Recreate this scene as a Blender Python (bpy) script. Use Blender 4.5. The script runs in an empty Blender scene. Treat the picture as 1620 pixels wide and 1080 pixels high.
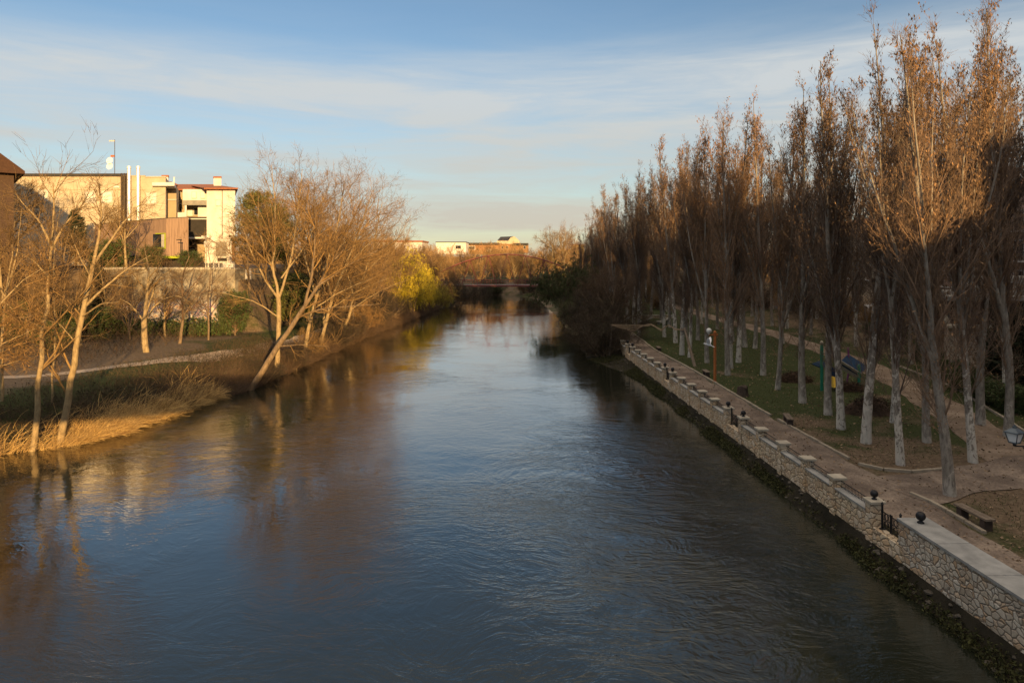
import bpy, math, random
import numpy as np
from math import radians as R, pi, sin, cos

scene = bpy.context.scene
COL = scene.collection
# ------------------------------------------------------------------ camera, sky, sun, exposure
CAMZ, F, HZ = 10.0, 1080.0, 405.0        # camera height, focal length and horizon in photo pixels
cd = bpy.data.cameras.new('camera'); cam = bpy.data.objects.new('camera', cd); COL.objects.link(cam)
cam.location = (0, 0, CAMZ); cam.rotation_euler = (R(90), 0, 0)
cd.sensor_width = 36; cd.lens = 24; cd.shift_y = -135/1620; cd.clip_start = 0.1; cd.clip_end = 9000
scene.camera = cam

SUN_EL = 8.5
SUN_AZ = R(158)                            # clockwise from +Y: behind the camera and to the right
sdir = np.array([sin(SUN_AZ)*cos(R(SUN_EL)), cos(SUN_AZ)*cos(R(SUN_EL)), sin(R(SUN_EL))])
ld = bpy.data.lights.new('sun', 'SUN'); sun = bpy.data.objects.new('sun', ld); COL.objects.link(sun)
ld.energy = 5.0; ld.angle = R(0.5); ld.color = (1.0, 0.63, 0.25)
from mathutils import Vector
sun.rotation_euler = Vector(sdir).to_track_quat('Z', 'Y').to_euler()
sun.location = (60, -90, 60)

w = bpy.data.worlds.new('World'); scene.world = w; w.use_nodes = True
nt = w.node_tree; nt.nodes.clear()
def wn(t, **k):
    n = nt.nodes.new(t)
    for a, b in k.items(): setattr(n, a, b)
    return n
sky = wn('ShaderNodeTexSky'); sky.sky_type = 'NISHITA'; sky.sun_disc = False
sky.sun_elevation = R(SUN_EL); sky.sun_rotation = SUN_AZ
sky.altitude = 700; sky.air_density = 1.0; sky.dust_density = 0.6; sky.ozone_density = 2.0
bg = wn('ShaderNodeBackground'); bg.inputs[1].default_value = 0.08
nt.links.new(sky.outputs[0], bg.inputs[0])
tc = wn('ShaderNodeTexCoord')
mp = wn('ShaderNodeMapping'); mp.inputs['Rotation'].default_value = (0, R(4.5), 0); mp.inputs['Scale'].default_value = (1.3, 1.3, 11)
nt.links.new(tc.outputs['Generated'], mp.inputs[0])
nz = wn('ShaderNodeTexNoise'); nz.inputs['Scale'].default_value = 2.3; nz.inputs['Detail'].default_value = 7; nz.inputs['Roughness'].default_value = .58; nz.inputs['Distortion'].default_value = .5
nt.links.new(mp.outputs[0], nz.inputs['Vector'])
cr = wn('ShaderNodeValToRGB'); cr.color_ramp.elements[0].position = .30; cr.color_ramp.elements[1].position = .68
nt.links.new(nz.outputs['Fac'], cr.inputs[0])
# fine streaks
mp2 = wn('ShaderNodeMapping'); mp2.inputs['Rotation'].default_value = (0, R(9), 0); mp2.inputs['Scale'].default_value = (3, 3, 26)
nt.links.new(tc.outputs['Generated'], mp2.inputs[0])
nz2 = wn('ShaderNodeTexNoise'); nz2.inputs['Scale'].default_value = 3.1; nz2.inputs['Detail'].default_value = 8; nz2.inputs['Roughness'].default_value = .66; nz2.inputs['Distortion'].default_value = 1.2
nt.links.new(mp2.outputs[0], nz2.inputs['Vector'])
# band mask over the elevation
mp3 = wn('ShaderNodeMapping'); mp3.inputs['Rotation'].default_value = (0, R(1.5), 0)
nt.links.new(tc.outputs['Generated'], mp3.inputs[0])
sx = wn('ShaderNodeSeparateXYZ'); nt.links.new(mp3.outputs[0], sx.inputs[0])
band = wn('ShaderNodeValToRGB'); band.color_ramp.interpolation = 'B_SPLINE'
els = [(0.0, .85), (.06, .84), (.10, .84), (.15, .80), (.195, .95), (.24, .98), (.27, .45), (.30, .08), (.35, .02), (.60, .06), (.78, 1.0)]
while len(band.color_ramp.elements) < len(els): band.color_ramp.elements.new(.5)
for e, (p, v) in zip(band.color_ramp.elements, els): e.position = p; e.color = (v, v, v, 1)
nt.links.new(sx.outputs['Z'], band.inputs[0])
def wmath(op, a, b):
    m = wn('ShaderNodeMath', operation=op)
    for i, v in enumerate((a, b)):
        if isinstance(v, (int, float)): m.inputs[i].default_value = v
        else: nt.links.new(v, m.inputs[i])
    return m.outputs[0]
fine = wmath('MULTIPLY_ADD', nz2.outputs['Fac'], 0.9); fine.node.inputs[2].default_value = .52
dens = wmath('MULTIPLY', wmath('MULTIPLY', cr.outputs[0], band.outputs[0]), fine)
dens.node.use_clamp = True
base = wmath('MULTIPLY', band.outputs[0], .40)
dens = wmath('ADD', dens, base); dens.node.use_clamp = True
bg2 = wn('ShaderNodeBackground'); bg2.inputs[1].default_value = .56
ccol = wn('ShaderNodeValToRGB')
cels = [(0.0, (.60, .53, .40)), (.10, (.56, .56, .51)), (.22, (.56, .60, .62)), (.5, (.60, .60, .58)), (.8, (1.7, 1.42, 1.1))]  # last stop: bright cloud overhead, out of view, added to fill the shade
while len(ccol.color_ramp.elements) < len(cels): ccol.color_ramp.elements.new(.5)
for e, (p, v) in zip(ccol.color_ramp.elements, cels): e.position = p; e.color = (*v, 1)
nt.links.new(sx.outputs['Z'], ccol.inputs[0]); nt.links.new(ccol.outputs[0], bg2.inputs[0])
mx = wn('ShaderNodeMixShader'); nt.links.new(dens, mx.inputs[0]); nt.links.new(bg.outputs[0], mx.inputs[1]); nt.links.new(bg2.outputs[0], mx.inputs[2])
out = wn('ShaderNodeOutputWorld'); nt.links.new(mx.outputs[0], out.inputs[0])

scene.view_settings.view_transform = 'Standard'; scene.view_settings.look = 'None'
scene.view_settings.exposure = 0.95; scene.view_settings.gamma = 1
scene.render.engine = 'CYCLES'
scene.cycles.use_denoising = True
scene.cycles.max_bounces = 5; scene.cycles.diffuse_bounces = 2; scene.cycles.glossy_bounces = 3
scene.cycles.caustics_reflective = False; scene.cycles.caustics_refractive = False

# ------------------------------------------------------------------ helpers
rng = np.random.default_rng(7); random.seed(7)
def PX(px, py, Y): return np.array([(px-810)/F*Y, Y, CAMZ-(py-HZ)/F*Y])
def GP(px, py, z):
    Y = (CAMZ-z)*F/(py-HZ); return np.array([(px-810)/F*Y, Y, z])
def sm(t): t = np.clip(t, 0, 1); return t*t*(3-2*t)

def nodes_mat(name):
    m = bpy.data.materials.new(name); m.use_nodes = True
    n = m.node_tree; n.nodes.clear()
    o = n.nodes.new('ShaderNodeOutputMaterial'); b = n.nodes.new('ShaderNodeBsdfPrincipled')
    n.links.new(b.outputs[0], o.inputs[0])
    return m, n, b
def ramp(n, fac, stops, interp='LINEAR'):
    r = n.nodes.new('ShaderNodeValToRGB'); r.color_ramp.interpolation = interp
    while len(r.color_ramp.elements) < len(stops): r.color_ramp.elements.new(.5)
    for e, (p, c) in zip(r.color_ramp.elements, stops): e.position = p; e.color = (*c, 1) if len(c) == 3 else c
    n.links.new(fac, r.inputs[0]); return r.outputs[0]
def noise(n, vec, scale, detail=5, rough=.6, dist=0):
    t = n.nodes.new('ShaderNodeTexNoise'); t.inputs['Scale'].default_value = scale; t.inputs['Detail'].default_value = detail
    t.inputs['Roughness'].default_value = rough; t.inputs['Distortion'].default_value = dist
    if vec is not None: n.links.new(vec, t.inputs['Vector'])
    return t.outputs['Fac']
def coords(n, kind='Object', scale=None, rot=None):
    t = n.nodes.new('ShaderNodeTexCoord'); v = t.outputs[kind]
    if scale or rot:
        m = n.nodes.new('ShaderNodeMapping')
        if scale: m.inputs['Scale'].default_value = scale
        if rot: m.inputs['Rotation'].default_value = rot
        n.links.new(v, m.inputs[0]); v = m.outputs[0]
    return v
def nmath(n, op, a, b=0.0, c=None, clamp=False):
    m = n.nodes.new('ShaderNodeMath'); m.operation = op; m.use_clamp = clamp
    for i, v in enumerate((a, b, c)):
        if v is None: continue
        if isinstance(v, (int, float)): m.inputs[i].default_value = v
        else: n.links.new(v, m.inputs[i])
    return m.outputs[0]
def mixc(n, fac, a, b, bt='MIX'):
    m = n.nodes.new('ShaderNodeMix'); m.data_type = 'RGBA'; m.blend_type = bt
    for s, v in ((0, fac), (6, a), (7, b)):
        if isinstance(v, (int, float)): m.inputs[s].default_value = v
        elif isinstance(v, tuple): m.inputs[s].default_value = (*v, 1)
        else: n.links.new(v, m.inputs[s])
    return m.outputs[2]
def bump(n, b, hgt, strength=.5, dist=.02):
    u = n.nodes.new('ShaderNodeBump'); u.inputs['Strength'].default_value = strength; u.inputs['Distance'].default_value = dist
    n.links.new(hgt, u.inputs['Height']); n.links.new(u.outputs[0], b.inputs['Normal'])
MATS = {}
def simple(name, c1, c2=None, scale=4, rough=.85, metal=0, bmp=0, spec=.3, kind='Object', det=5, stretch=None, island=0.):
    if name in MATS: return MATS[name]
    m, n, b = nodes_mat(name)
    c2 = c2 or tuple(x*.7 for x in c1)
    v = coords(n, kind, stretch); f = noise(n, v, scale, det)
    if any(s in name for s in ('twig', 'leaf', 'reed', 'weed', 'blade')): island = .5
    if island:
        ri = n.nodes.new('ShaderNodeNewGeometry'); f = nmath(n, 'ADD', nmath(n, 'MULTIPLY', f, 1-island), nmath(n, 'MULTIPLY', ri.outputs['Random Per Island'], island))
    c = ramp(n, f, [(.3, c2), (.7, c1)])
    if 'twig' in name or name == 'poplar_bud_leaf':      # no two trees quite the same tone
        oi = n.nodes.new('ShaderNodeObjectInfo'); c = mixc(n, 1.0, c, ramp(n, oi.outputs['Random'], [(0, (.62, .62, .66)), (.5, (.95, .95, .95)), (1, (1.3, 1.18, 1.05))]), 'MULTIPLY')
    n.links.new(c, b.inputs['Base Color'])
    b.inputs['Roughness'].default_value = rough; b.inputs['Metallic'].default_value = metal
    b.inputs['Specular IOR Level'].default_value = spec
    if bmp: bump(n, b, f, bmp, .02)
    MATS[name] = m; return m

def mesh_np(name, V, faces, mats=(), midx=None, smooth=False):
    """V (n,3); faces: list of int arrays (m,3) or (m,4)."""
    me = bpy.data.meshes.new(name)
    faces = [f for f in faces if len(f)]
    nl = sum(f.size for f in faces); npoly = sum(len(f) for f in faces)
    me.vertices.add(len(V)); me.vertices.foreach_set('co', np.asarray(V, np.float32).ravel())
    me.loops.add(nl); me.loops.foreach_set('vertex_index', np.concatenate([f.ravel() for f in faces]).astype(np.int32))
    tot = np.concatenate([np.full(len(f), f.shape[1], np.int32) for f in faces])
    st = np.concatenate([[0], np.cumsum(tot)[:-1]]).astype(np.int32)
    me.polygons.add(npoly); me.polygons.foreach_set('loop_start', st); me.polygons.foreach_set('loop_total', tot)
    for m in mats: me.materials.append(m)
    if midx is not None: me.polygons.foreach_set('material_index', np.asarray(midx, np.int32))
    me.polygons.foreach_set('use_smooth', np.full(npoly, bool(smooth)))
    me.update(calc_edges=True); me.validate()
    return me
def put(name, me, parent=None, loc=None):
    o = bpy.data.objects.new(name, me); COL.objects.link(o)
    if parent is not None: o.parent = parent
    if loc is not None: o.location = loc
    return o
def tag(o, label=None, cat=None, group=None, kind=None):
    if label: o['label'] = label
    if cat: o['category'] = cat
    if group: o['group'] = group
    if kind: o['kind'] = kind
    return o
def thing(name, loc, label, cat, group=None, rz=0):
    o = bpy.data.objects.new(name, None); COL.objects.link(o); o.location = loc; o.rotation_euler = (0, 0, rz)
    o.empty_display_size = .3
    return tag(o, label, cat, group)

class MB:
    """collects shapes in the frame of the parent it is built under"""
    def __init__(s): s.v = []; s.f = []
    def add(s, V, Fs):
        k = len(s.v); s.v += [tuple(map(float, p)) for p in V]; s.f += [tuple(i+k for i in f) for f in Fs]; return s
    def box(s, x0, x1, y0, y1, z0, z1):
        return s.add([(x0,y0,z0),(x1,y0,z0),(x1,y1,z0),(x0,y1,z0),(x0,y0,z1),(x1,y0,z1),(x1,y1,z1),(x0,y1,z1)],
                     [(0,3,2,1),(4,5,6,7),(0,1,5,4),(1,2,6,5),(2,3,7,6),(3,0,4,7)])
    def obox(s, c, u, v, wv):
        """box from centre and three half vectors"""
        c, u, v, wv = map(np.array, (c, u, v, wv))
        pts = [c-u-v-wv, c+u-v-wv, c+u+v-wv, c-u+v-wv, c-u-v+wv, c+u-v+wv, c+u+v+wv, c-u+v+wv]
        return s.add(pts, [(0,3,2,1),(4,5,6,7),(0,1,5,4),(1,2,6,5),(2,3,7,6),(3,0,4,7)])
    def prism(s, poly, ext):
        """poly: list of 3d points (planar), extruded by vector ext"""
        n = len(poly); p = [np.array(q, float) for q in poly]; e = np.array(ext, float)
        return s.add(p+[q+e for q in p], [tuple(range(n))[::-1], tuple(range(n, 2*n))]+[(i, (i+1) % n, (i+1) % n+n, i+n) for i in range(n)])
    def tube(s, pts, r, sides=8, cap=True):
        pts = [np.array(p, float) for p in pts]; n = len(pts); rr = r if hasattr(r, '__len__') else [r]*n
        V = []; prev = None
        for i, p in enumerate(pts):
            t = pts[min(i+1, n-1)]-pts[max(i-1, 0)]; t /= np.linalg.norm(t)+1e-9
            if prev is None:
                a = np.array([0,0,1.]) if abs(t[2]) < .9 else np.array([1.,0,0])
                u = np.cross(t, a)
            else: u = prev-t*np.dot(prev, t)
            u /= np.linalg.norm(u)+1e-9; prev = u; v = np.cross(t, u)
            for k in range(sides):
                a = 2*pi*k/sides; V.append(p+rr[i]*(cos(a)*u+sin(a)*v))
        Fs = [(i*sides+k, i*sides+(k+1) % sides, (i+1)*sides+(k+1) % sides, (i+1)*sides+k) for i in range(n-1) for k in range(sides)]
        if cap: Fs += [tuple(range(sides))[::-1], tuple(range((n-1)*sides, n*sides))]
        return s.add(V, Fs)
    def lathe(s, c, prof, sides=14):
        """prof: list of (r, z) from bottom to top around a vertical axis at c"""
        V = []
        for (r, z) in prof:
            for k in range(sides):
                a = 2*pi*k/sides; V.append((c[0]+r*cos(a), c[1]+r*sin(a), c[2]+z))
        n = len(prof)
        Fs = [(i*sides+k, i*sides+(k+1) % sides, (i+1)*sides+(k+1) % sides, (i+1)*sides+k) for i in range(n-1) for k in range(sides)]
        Fs += [tuple(range(sides))[::-1], tuple(range((n-1)*sides, n*sides))]
        return s.add(V, Fs)
    def ball(s, c, r, sides=16, rings=10, sq=(1,1,1)):
        V = []; 
        for i in range(rings+1):
            a = -pi/2+pi*i/rings
            for k in range(sides):
                b = 2*pi*k/sides; V.append((c[0]+r*cos(a)*cos(b)*sq[0], c[1]+r*cos(a)*sin(b)*sq[1], c[2]+r*sin(a)*sq[2]))
        return s.add(V, [(i*sides+k, i*sides+(k+1) % sides, (i+1)*sides+(k+1) % sides, (i+1)*sides+k) for i in range(rings) for k in range(sides)])
    def build(s, name, mat, parent=None, smooth=False, bev=0, loc=None):
        me = bpy.data.meshes.new(name); me.from_pydata(s.v, [], s.f); me.materials.append(mat)
        if smooth:
            for p in me.polygons: p.use_smooth = True
        me.update()
        o = put(name, me, parent, loc)
        if bev:
            b = o.modifiers.new('bevel', 'BEVEL'); b.width = bev; b.segments = 2; b.limit_method = 'ANGLE'
        return o

# ------------------------------------------------------------------ the lie of the land
YL = [-60, 0, 20, 30, 34, 36, 38.6, 44, 47.6, 51.4, 58, 72, 90, 106, 127, 148, 170, 185, 200, 230, 260, 300, 420]
VL = [-31, -30, -28.5, -27, -25.7, -23.6, -22, -21.4, -20.6, -19.6, -19.3, -18.6, -17.4, -15.7, -14.1, -12.6, -15, -22, -42, -100, -190, -420, -1200]
YR = [-60, 0, 16, 28, 45, 56, 62, 66, 86, 114, 135, 150, 160, 170, 180, 190, 200, 230, 260, 300, 420]
VR = [13.6, 12.1, 11.75, 11.4, 10.75, 10.3, 8.6, 7.3, 7.5, 7.4, 6.6, 6.2, 5.2, 2, -5, -14, -26, -74, -155, -360, -1100]
XL = lambda y: np.interp(y, YL, VL)+.25*np.sin(np.asarray(y)*.9)+.15*np.sin(np.asarray(y)*2.3+1)
XR = lambda y: np.interp(y, YR, VR)+.12*np.sin(np.asarray(y)*1.1)
WX = lambda y: 12.75-.033*np.asarray(y)     # river face of the park wall
PARK = 1.0
def height(X, Y):
    X = np.asarray(X, float); Y = np.asarray(Y, float)
    xl, xr = XL(Y), XR(Y)
    dl, dr = xl-X, X-xr
    bed = -np.minimum(1.6, .45*np.minimum(-dl, -dr)+.02)
    wd = np.where(Y < 78, np.maximum(WX(Y)-xr, .2), 3.0)
    top = np.where(Y < 78, .52, 1.0)
    park = PARK+.05*np.sin(X*.35)*np.sin(Y*.21)+1.1*sm((X-33)/8)+1.2*sm((Y-95)/50)
    right = np.where(dr < np.where(Y < 78, wd+.27, wd), top*sm(dr/wd*.62+.0)/sm(.62)*np.ones_like(dr), park)
    right = np.where((Y >= 78) & (dr >= wd), PARK+(park-PARK)*sm((dr-wd)/3), right)
    left = 1.25*sm(dl/2.4)+.95*sm((dl-2)/4.5)+.06*np.sin(X*.5+Y*.3)
    y0 = np.interp(-X, [46, 52], [69.75, 60]); wy = np.interp(-X, [46, 52], [.5, 12])
    ter = sm((Y-y0)/wy)*sm((-25.2-X)/4.0)*(1-sm((Y-118)/25))
    left = left+6.4*ter+1.5*sm((Y-120)/60)
    z = np.where(dr > 0, right, np.where(dl > 0, left, bed))
    far = sm((Y-215)/60)
    return z*(1-far)+3.4*far*np.where(z < 0, 1, 1)+0
def hz(x, y): return float(height(np.array([x]), np.array([y]))[0])

rows = np.concatenate([np.arange(-60, 12, 3), np.arange(12, 68, .5), np.arange(68, 73, .25), np.arange(73, 130, .8), np.arange(130, 220, 1.5), np.array([222, 226, 230, 236, 244, 255, 270, 300, 350, 450, 600, 900, 1500, 3000, 6000])])
ul = np.concatenate([np.array([.0, .15, .3, .5, .75, 1, 1.3, 1.6, 2, 2.5, 3, 3.6]), np.arange(4.2, 40, .7), np.array([41, 43, 46, 50, 56, 64, 75, 95, 130, 200, 400, 900, 2000, 5000])])
ur = np.concatenate([np.array([.0, .1, .2, .3, .42, .55, .7, .85, 1.0, 1.2, 1.5, 1.9, 2.4, 3.0]), np.arange(3.6, 45, .8), np.array([46, 49, 53, 58, 66, 80, 110, 170, 300, 600, 1500, 5000])])
ui = np.linspace(0, 1, 15)[1:-1]
gx = []
for y in rows:
    a, b = float(XL(y)), float(XR(y)); gx.append(np.concatenate([(a-ul)[::-1], a+(b-a)*ui, b+ur]))
gx = np.array(gx); gy = np.repeat(rows[:, None], gx.shape[1], 1); gz = height(gx, gy)
nr, nc = gx.shape
idx = np.arange(nr*nc).reshape(nr, nc)
quads = np.stack([idx[:-1, :-1], idx[:-1, 1:], idx[1:, 1:], idx[1:, :-1]], -1).reshape(-1, 4)

def ground_mat():
    m, n, b = nodes_mat('ground_soil_and_grass')
    v = coords(n)
    big = noise(n, v, .16, 6, .62, .6); mid = noise(n, v, .9, 6, .65); fine = noise(n, v, 9, 6, .7)
    at = n.nodes.new('ShaderNodeAttribute'); at.attribute_name = 'dirt'
    f = nmath(n, 'ADD', nmath(n, 'MULTIPLY', big, 1.9), nmath(n, 'MULTIPLY', mid, .9))
    f = nmath(n, 'ADD', f, nmath(n, 'MULTIPLY', fine, .5))
    f = nmath(n, 'ADD', f, at.outputs['Fac'])
    f = nmath(n, 'SUBTRACT', f, 1.28, None, True)
    grass = ramp(n, fine, [(.3, (.02, .027, .008)), (.55, (.04, .049, .015)), (.75, (.085, .08, .034))])
    dirt = ramp(n, noise(n, v, 5, 7, .7), [(.3, (.065, .042, .026)), (.5, (.12, .085, .055)), (.72, (.2, .15, .1))])
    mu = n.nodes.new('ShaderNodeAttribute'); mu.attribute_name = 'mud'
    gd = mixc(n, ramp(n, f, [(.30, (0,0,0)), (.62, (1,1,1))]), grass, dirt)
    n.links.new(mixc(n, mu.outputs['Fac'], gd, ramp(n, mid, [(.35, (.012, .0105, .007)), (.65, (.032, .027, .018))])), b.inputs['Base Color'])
    b.inputs['Roughness'].default_value = .95; b.inputs['Specular IOR Level'].default_value = .15
    bump(n, b, nmath(n, 'ADD', fine, mid), .6, .06)
    return m
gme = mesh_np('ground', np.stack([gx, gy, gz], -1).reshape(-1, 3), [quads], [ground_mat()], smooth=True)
dirt = -.14+.34*sm((34-gy)/10)*(gx > 12)+.35*sm((gx-30)/8)*(gx > 12)-.22*sm((gy-36)/10)*(gx > 12)*(gx < 30)
dirt += .2*sm((40-gy)/8)*(gx > 16.5)
for q_ in ((1205, 690), (1265, 668), (1290, 690), (1160, 592), (1322, 606), (1405, 628), (1350, 720), (1450, 760), (1130, 588), (1230, 560), (1420, 700), (1560, 760)):
    s_ = GP(*q_, PARK); dirt += .55*np.exp(-(((gx-s_[0])/1.3)**2+((gy-s_[1])/1.0)**2)**.8)
dl = XL(gy)-gx
dirt = np.where(dl > 0, .42-.95*np.exp(-((dl-4.6)/2.4)**2)+.3*sm((-gx-30)/10), dirt)
dirt = np.where((gx > XR(gy)) & (gx < WX(gy)), .15, dirt)
dirt = np.where((gx > XL(gy)) & (gx < XR(gy)), .8, dirt)
at = gme.attributes.new('dirt', 'FLOAT', 'POINT'); at.data.foreach_set('value', dirt.ravel().astype(np.float32))
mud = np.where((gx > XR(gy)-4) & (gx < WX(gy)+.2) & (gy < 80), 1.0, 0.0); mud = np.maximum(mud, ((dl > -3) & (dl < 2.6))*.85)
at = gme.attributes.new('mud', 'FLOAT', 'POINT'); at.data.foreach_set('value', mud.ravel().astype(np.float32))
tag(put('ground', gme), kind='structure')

# ------------------------------------------------------------------ water
def water_mat():
    m, n, b = nodes_mat('river_water')
    v = coords(n)
    warp = n.nodes.new('ShaderNodeTexNoise'); warp.inputs['Scale'].default_value = .10; warp.inputs['Detail'].default_value = 3
    n.links.new(v, warp.inputs['Vector'])
    va = n.nodes.new('ShaderNodeVectorMath'); va.operation = 'MULTIPLY_ADD'
    n.links.new(warp.outputs['Color'], va.inputs[0]); va.inputs[1].default_value = (7, 7, 0); n.links.new(v, va.inputs[2])
    def mapped(s):
        mm = n.nodes.new('ShaderNodeMapping'); mm.inputs['Scale'].default_value = s; n.links.new(va.outputs[0], mm.inputs[0]); return mm.outputs[0]
    a = noise(n, mapped((.8, 1.5, 1)), .55, 4, .55, 1.2)
    c = noise(n, mapped((1.0, 1.9, 1)), 1.7, 4, .6, 1.0)
    d = noise(n, mapped((1, 1.4, 1)), 4.5, 3, .55, .6)
    patch = noise(n, v, .075, 3, .5, .8)
    pw = ramp(n, patch, [(.40, (.22,)*3), (.66, (1,)*3)])
    # the disturbed water off the park wall, where the current turns
    sep = n.nodes.new('ShaderNodeSeparateXYZ'); n.links.new(v, sep.inputs[0])
    ex = nmath(n, 'DIVIDE', nmath(n, 'SUBTRACT', sep.outputs[0], 5.5), 8.0)
    ey = nmath(n, 'DIVIDE', nmath(n, 'SUBTRACT', sep.outputs[1], 27.0), 16.0)
    q = nmath(n, 'ADD', nmath(n, 'MULTIPLY', ex, ex), nmath(n, 'MULTIPLY', ey, ey))
    swirl = nmath(n, 'SUBTRACT', 1.0, q, None, True)
    amp = nmath(n, 'ADD', pw, nmath(n, 'MULTIPLY', swirl, 1.4))
    hgt = nmath(n, 'ADD', nmath(n, 'MULTIPLY', a, 1.0), nmath(n, 'MULTIPLY', c, .5))
    hgt = nmath(n, 'ADD', hgt, nmath(n, 'MULTIPLY', d, .2))
    rid = nmath(n, 'ABSOLUTE', nmath(n, 'SUBTRACT', noise(n, mapped((.7, 1.5, 1)), .9, 3, .5, 1.6), .5))
    rid = nmath(n, 'POWER', nmath(n, 'SUBTRACT', 1.0, nmath(n, 'MULTIPLY', rid, 3.4), None, True), 3.0)
    hgt = nmath(n, 'ADD', hgt, nmath(n, 'MULTIPLY', rid, .16))
    calm = nmath(n, 'DIVIDE', nmath(n, 'SUBTRACT', sep.outputs[1], 34.0), 60.0, None, True)
    amp = nmath(n, 'MULTIPLY', amp, nmath(n, 'SUBTRACT', 1.0, nmath(n, 'MULTIPLY', calm, .55)))
    chop = nmath(n, 'MULTIPLY', noise(n, mapped((1.1, 1.2, 1)), 1.5, 5, .6, .35), nmath(n, 'MULTIPLY', swirl, .55))
    hgt = nmath(n, 'ADD', nmath(n, 'MULTIPLY', hgt, amp), nmath(n, 'MULTIPLY', chop, 2.8))
    bump(n, b, hgt, 1.0, .030)
    n.links.new(b.inputs['Normal'].links[0].from_socket, b.inputs['Coat Normal'])
    n.links.new(ramp(n, noise(n, v, .12, 4), [(.3, (.009, .012, .0085)), (.7, (.016, .018, .011))]), b.inputs['Base Color'])
    b.inputs['Roughness'].default_value = .03; b.inputs['IOR'].default_value = 1.333; b.inputs['Coat Weight'].default_value = 1.0; b.inputs['Coat IOR'].default_value = 1.37; b.inputs['Coat Roughness'].default_value = .02; b.inputs['Specular IOR Level'].default_value = .5
    return m
wx = np.array([-420, -120, -60, -40, -20, 0, 20, 40.]); wy_ = np.array([-60, -20, 20, 60, 100, 140, 180, 240, 320.])
WXg, WYg = np.meshgrid(wx, wy_); ii = np.arange(WXg.size).reshape(WXg.shape)
wm = mesh_np('river_water', np.stack([WXg, WYg, 0*WXg], -1).reshape(-1, 3), [np.stack([ii[:-1, :-1], ii[:-1, 1:], ii[1:, 1:], ii[1:, :-1]], -1).reshape(-1, 4)], [water_mat()])
tag(put('river_water', wm), kind='structure')

# ------------------------------------------------------------------ paths, kerbs
def strip(name, pts, widths, mat, off=.02, step=.6, kind='structure'):
    pts = np.array(pts, float); seg = np.r_[0, np.cumsum(np.linalg.norm(np.diff(pts, axis=0), axis=1))]
    n = max(2, int(seg[-1]/step)); s = np.linspace(0, seg[-1], n)
    c = np.stack([np.interp(s, seg, pts[:, 0]), np.interp(s, seg, pts[:, 1])], -1)
    for _ in range(6): c[1:-1] = .25*c[:-2]+.5*c[1:-1]+.25*c[2:]
    wv = np.interp(s, seg, np.array(widths, float)) if hasattr(widths, '__len__') else np.full(n, widths)
    t = np.gradient(c, axis=0); t /= np.linalg.norm(t, axis=1)[:, None]; nrm = np.stack([t[:, 1], -t[:, 0]], -1)
    k = 7; V = []
    jit = (np.sin(s*1.7)+np.sin(s*.63+2))*.06
    for j in range(k):
        u = j/(k-1)-.5; edge = 1+ (jit if abs(u) > .4 else 0)
        p = c+nrm*(u*wv*edge)[:, None]; z = height(p[:, 0], p[:, 1])+off
        V.append(np.c_[p, z])
    V = np.stack(V, 1); ii = np.arange(n*k).reshape(n, k)
    me = mesh_np(name, V.reshape(-1, 3), [np.stack([ii[:-1, :-1], ii[:-1, 1:], ii[1:, 1:], ii[1:, :-1]], -1).reshape(-1, 4)], [mat], smooth=True)
    o = put(name, me); tag(o, kind=kind); return o
def path_mat(name, c0, c1, c2):
    m, n, b = nodes_mat(name); v = coords(n)
    f = nmath(n, 'ADD', nmath(n, 'MULTIPLY', noise(n, v, .45, 6, .65, .5), .6), nmath(n, 'MULTIPLY', noise(n, v, 11, 6, .7), .4))
    n.links.new(ramp(n, f, [(.36, c0), (.5, c1), (.63, c2)]), b.inputs['Base Color'])
    b.inputs['Roughness'].default_value = .95; b.inputs['Specular IOR Level'].default_value = .15
    bump(n, b, noise(n, v, 14, 5, .7), .5, .03); return m
M_path = path_mat('beaten_earth', (.075, .056, .044), (.145, .112, .09), (.28, .22, .17))
M_path2 = path_mat('sunlit_earth', (.20, .15, .105), (.32, .245, .18), (.45, .36, .27))  # bank path earth lightened: the low sun on it is put into the colour
ppath = [(WX(y)+1.75, y) for y in np.arange(5, 66, 4)]+[(12.6, 72), (12.6, 80), (13.2, 90), (14, 104)]
strip('riverside_path', ppath, [2.6]*len(ppath), M_path)
strip('side_path', [(14.6, 26.0), (17.5, 27.2), (20.5, 28.2), (25, 29.5)], [3.0, 2.6, 3.0, 3.6], M_path, .034)
dp = [GP(*q, 1.0)[:2] for q in ((1760, 830), (1620, 735), (1560, 690), (1500, 650), (1430, 607), (1370, 578), (1310, 556), (1262, 540), (1235, 531))]
dp += [(30, 90), (29, 105), (27, 125)]
M_path3 = path_mat('worn_earth', (.10, .072, .052), (.19, .142, .105), (.30, .235, .18))
strip('park_path', dp, [3.2, 2.8, 2.6, 2.6, 2.6, 2.6, 2.6, 2.6, 2.6, 2.6, 2.6, 2.6], M_path3)
lp = [(-58, 37), (-44, 40.5), (-36, 42.5), (-31, 44.5), (-26.3, 49.6), (-24, 56), (-22.4, 62), (-21.6, 70), (-21.2, 80), (-20.5, 95), (-19, 112)]
strip('bank_path', lp, [.8, .9, 1.0, 1.1, 1.5, 1.9, 2.0, 1.9, 1.7, 1.5, 1.3], M_path2, .025)
M_road = simple('asphalt', (.06, .06, .062), (.04, .04, .042), 8, .9)
strip('street', [(46, 20), (45.5, 60), (44, 90), (41, 130), (37, 170)], 7.0, M_road, .02)
M_kerb = simple('kerb_stone', (.34, .29, .22), (.2, .165, .125), 3, .9, bmp=.3)
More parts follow.
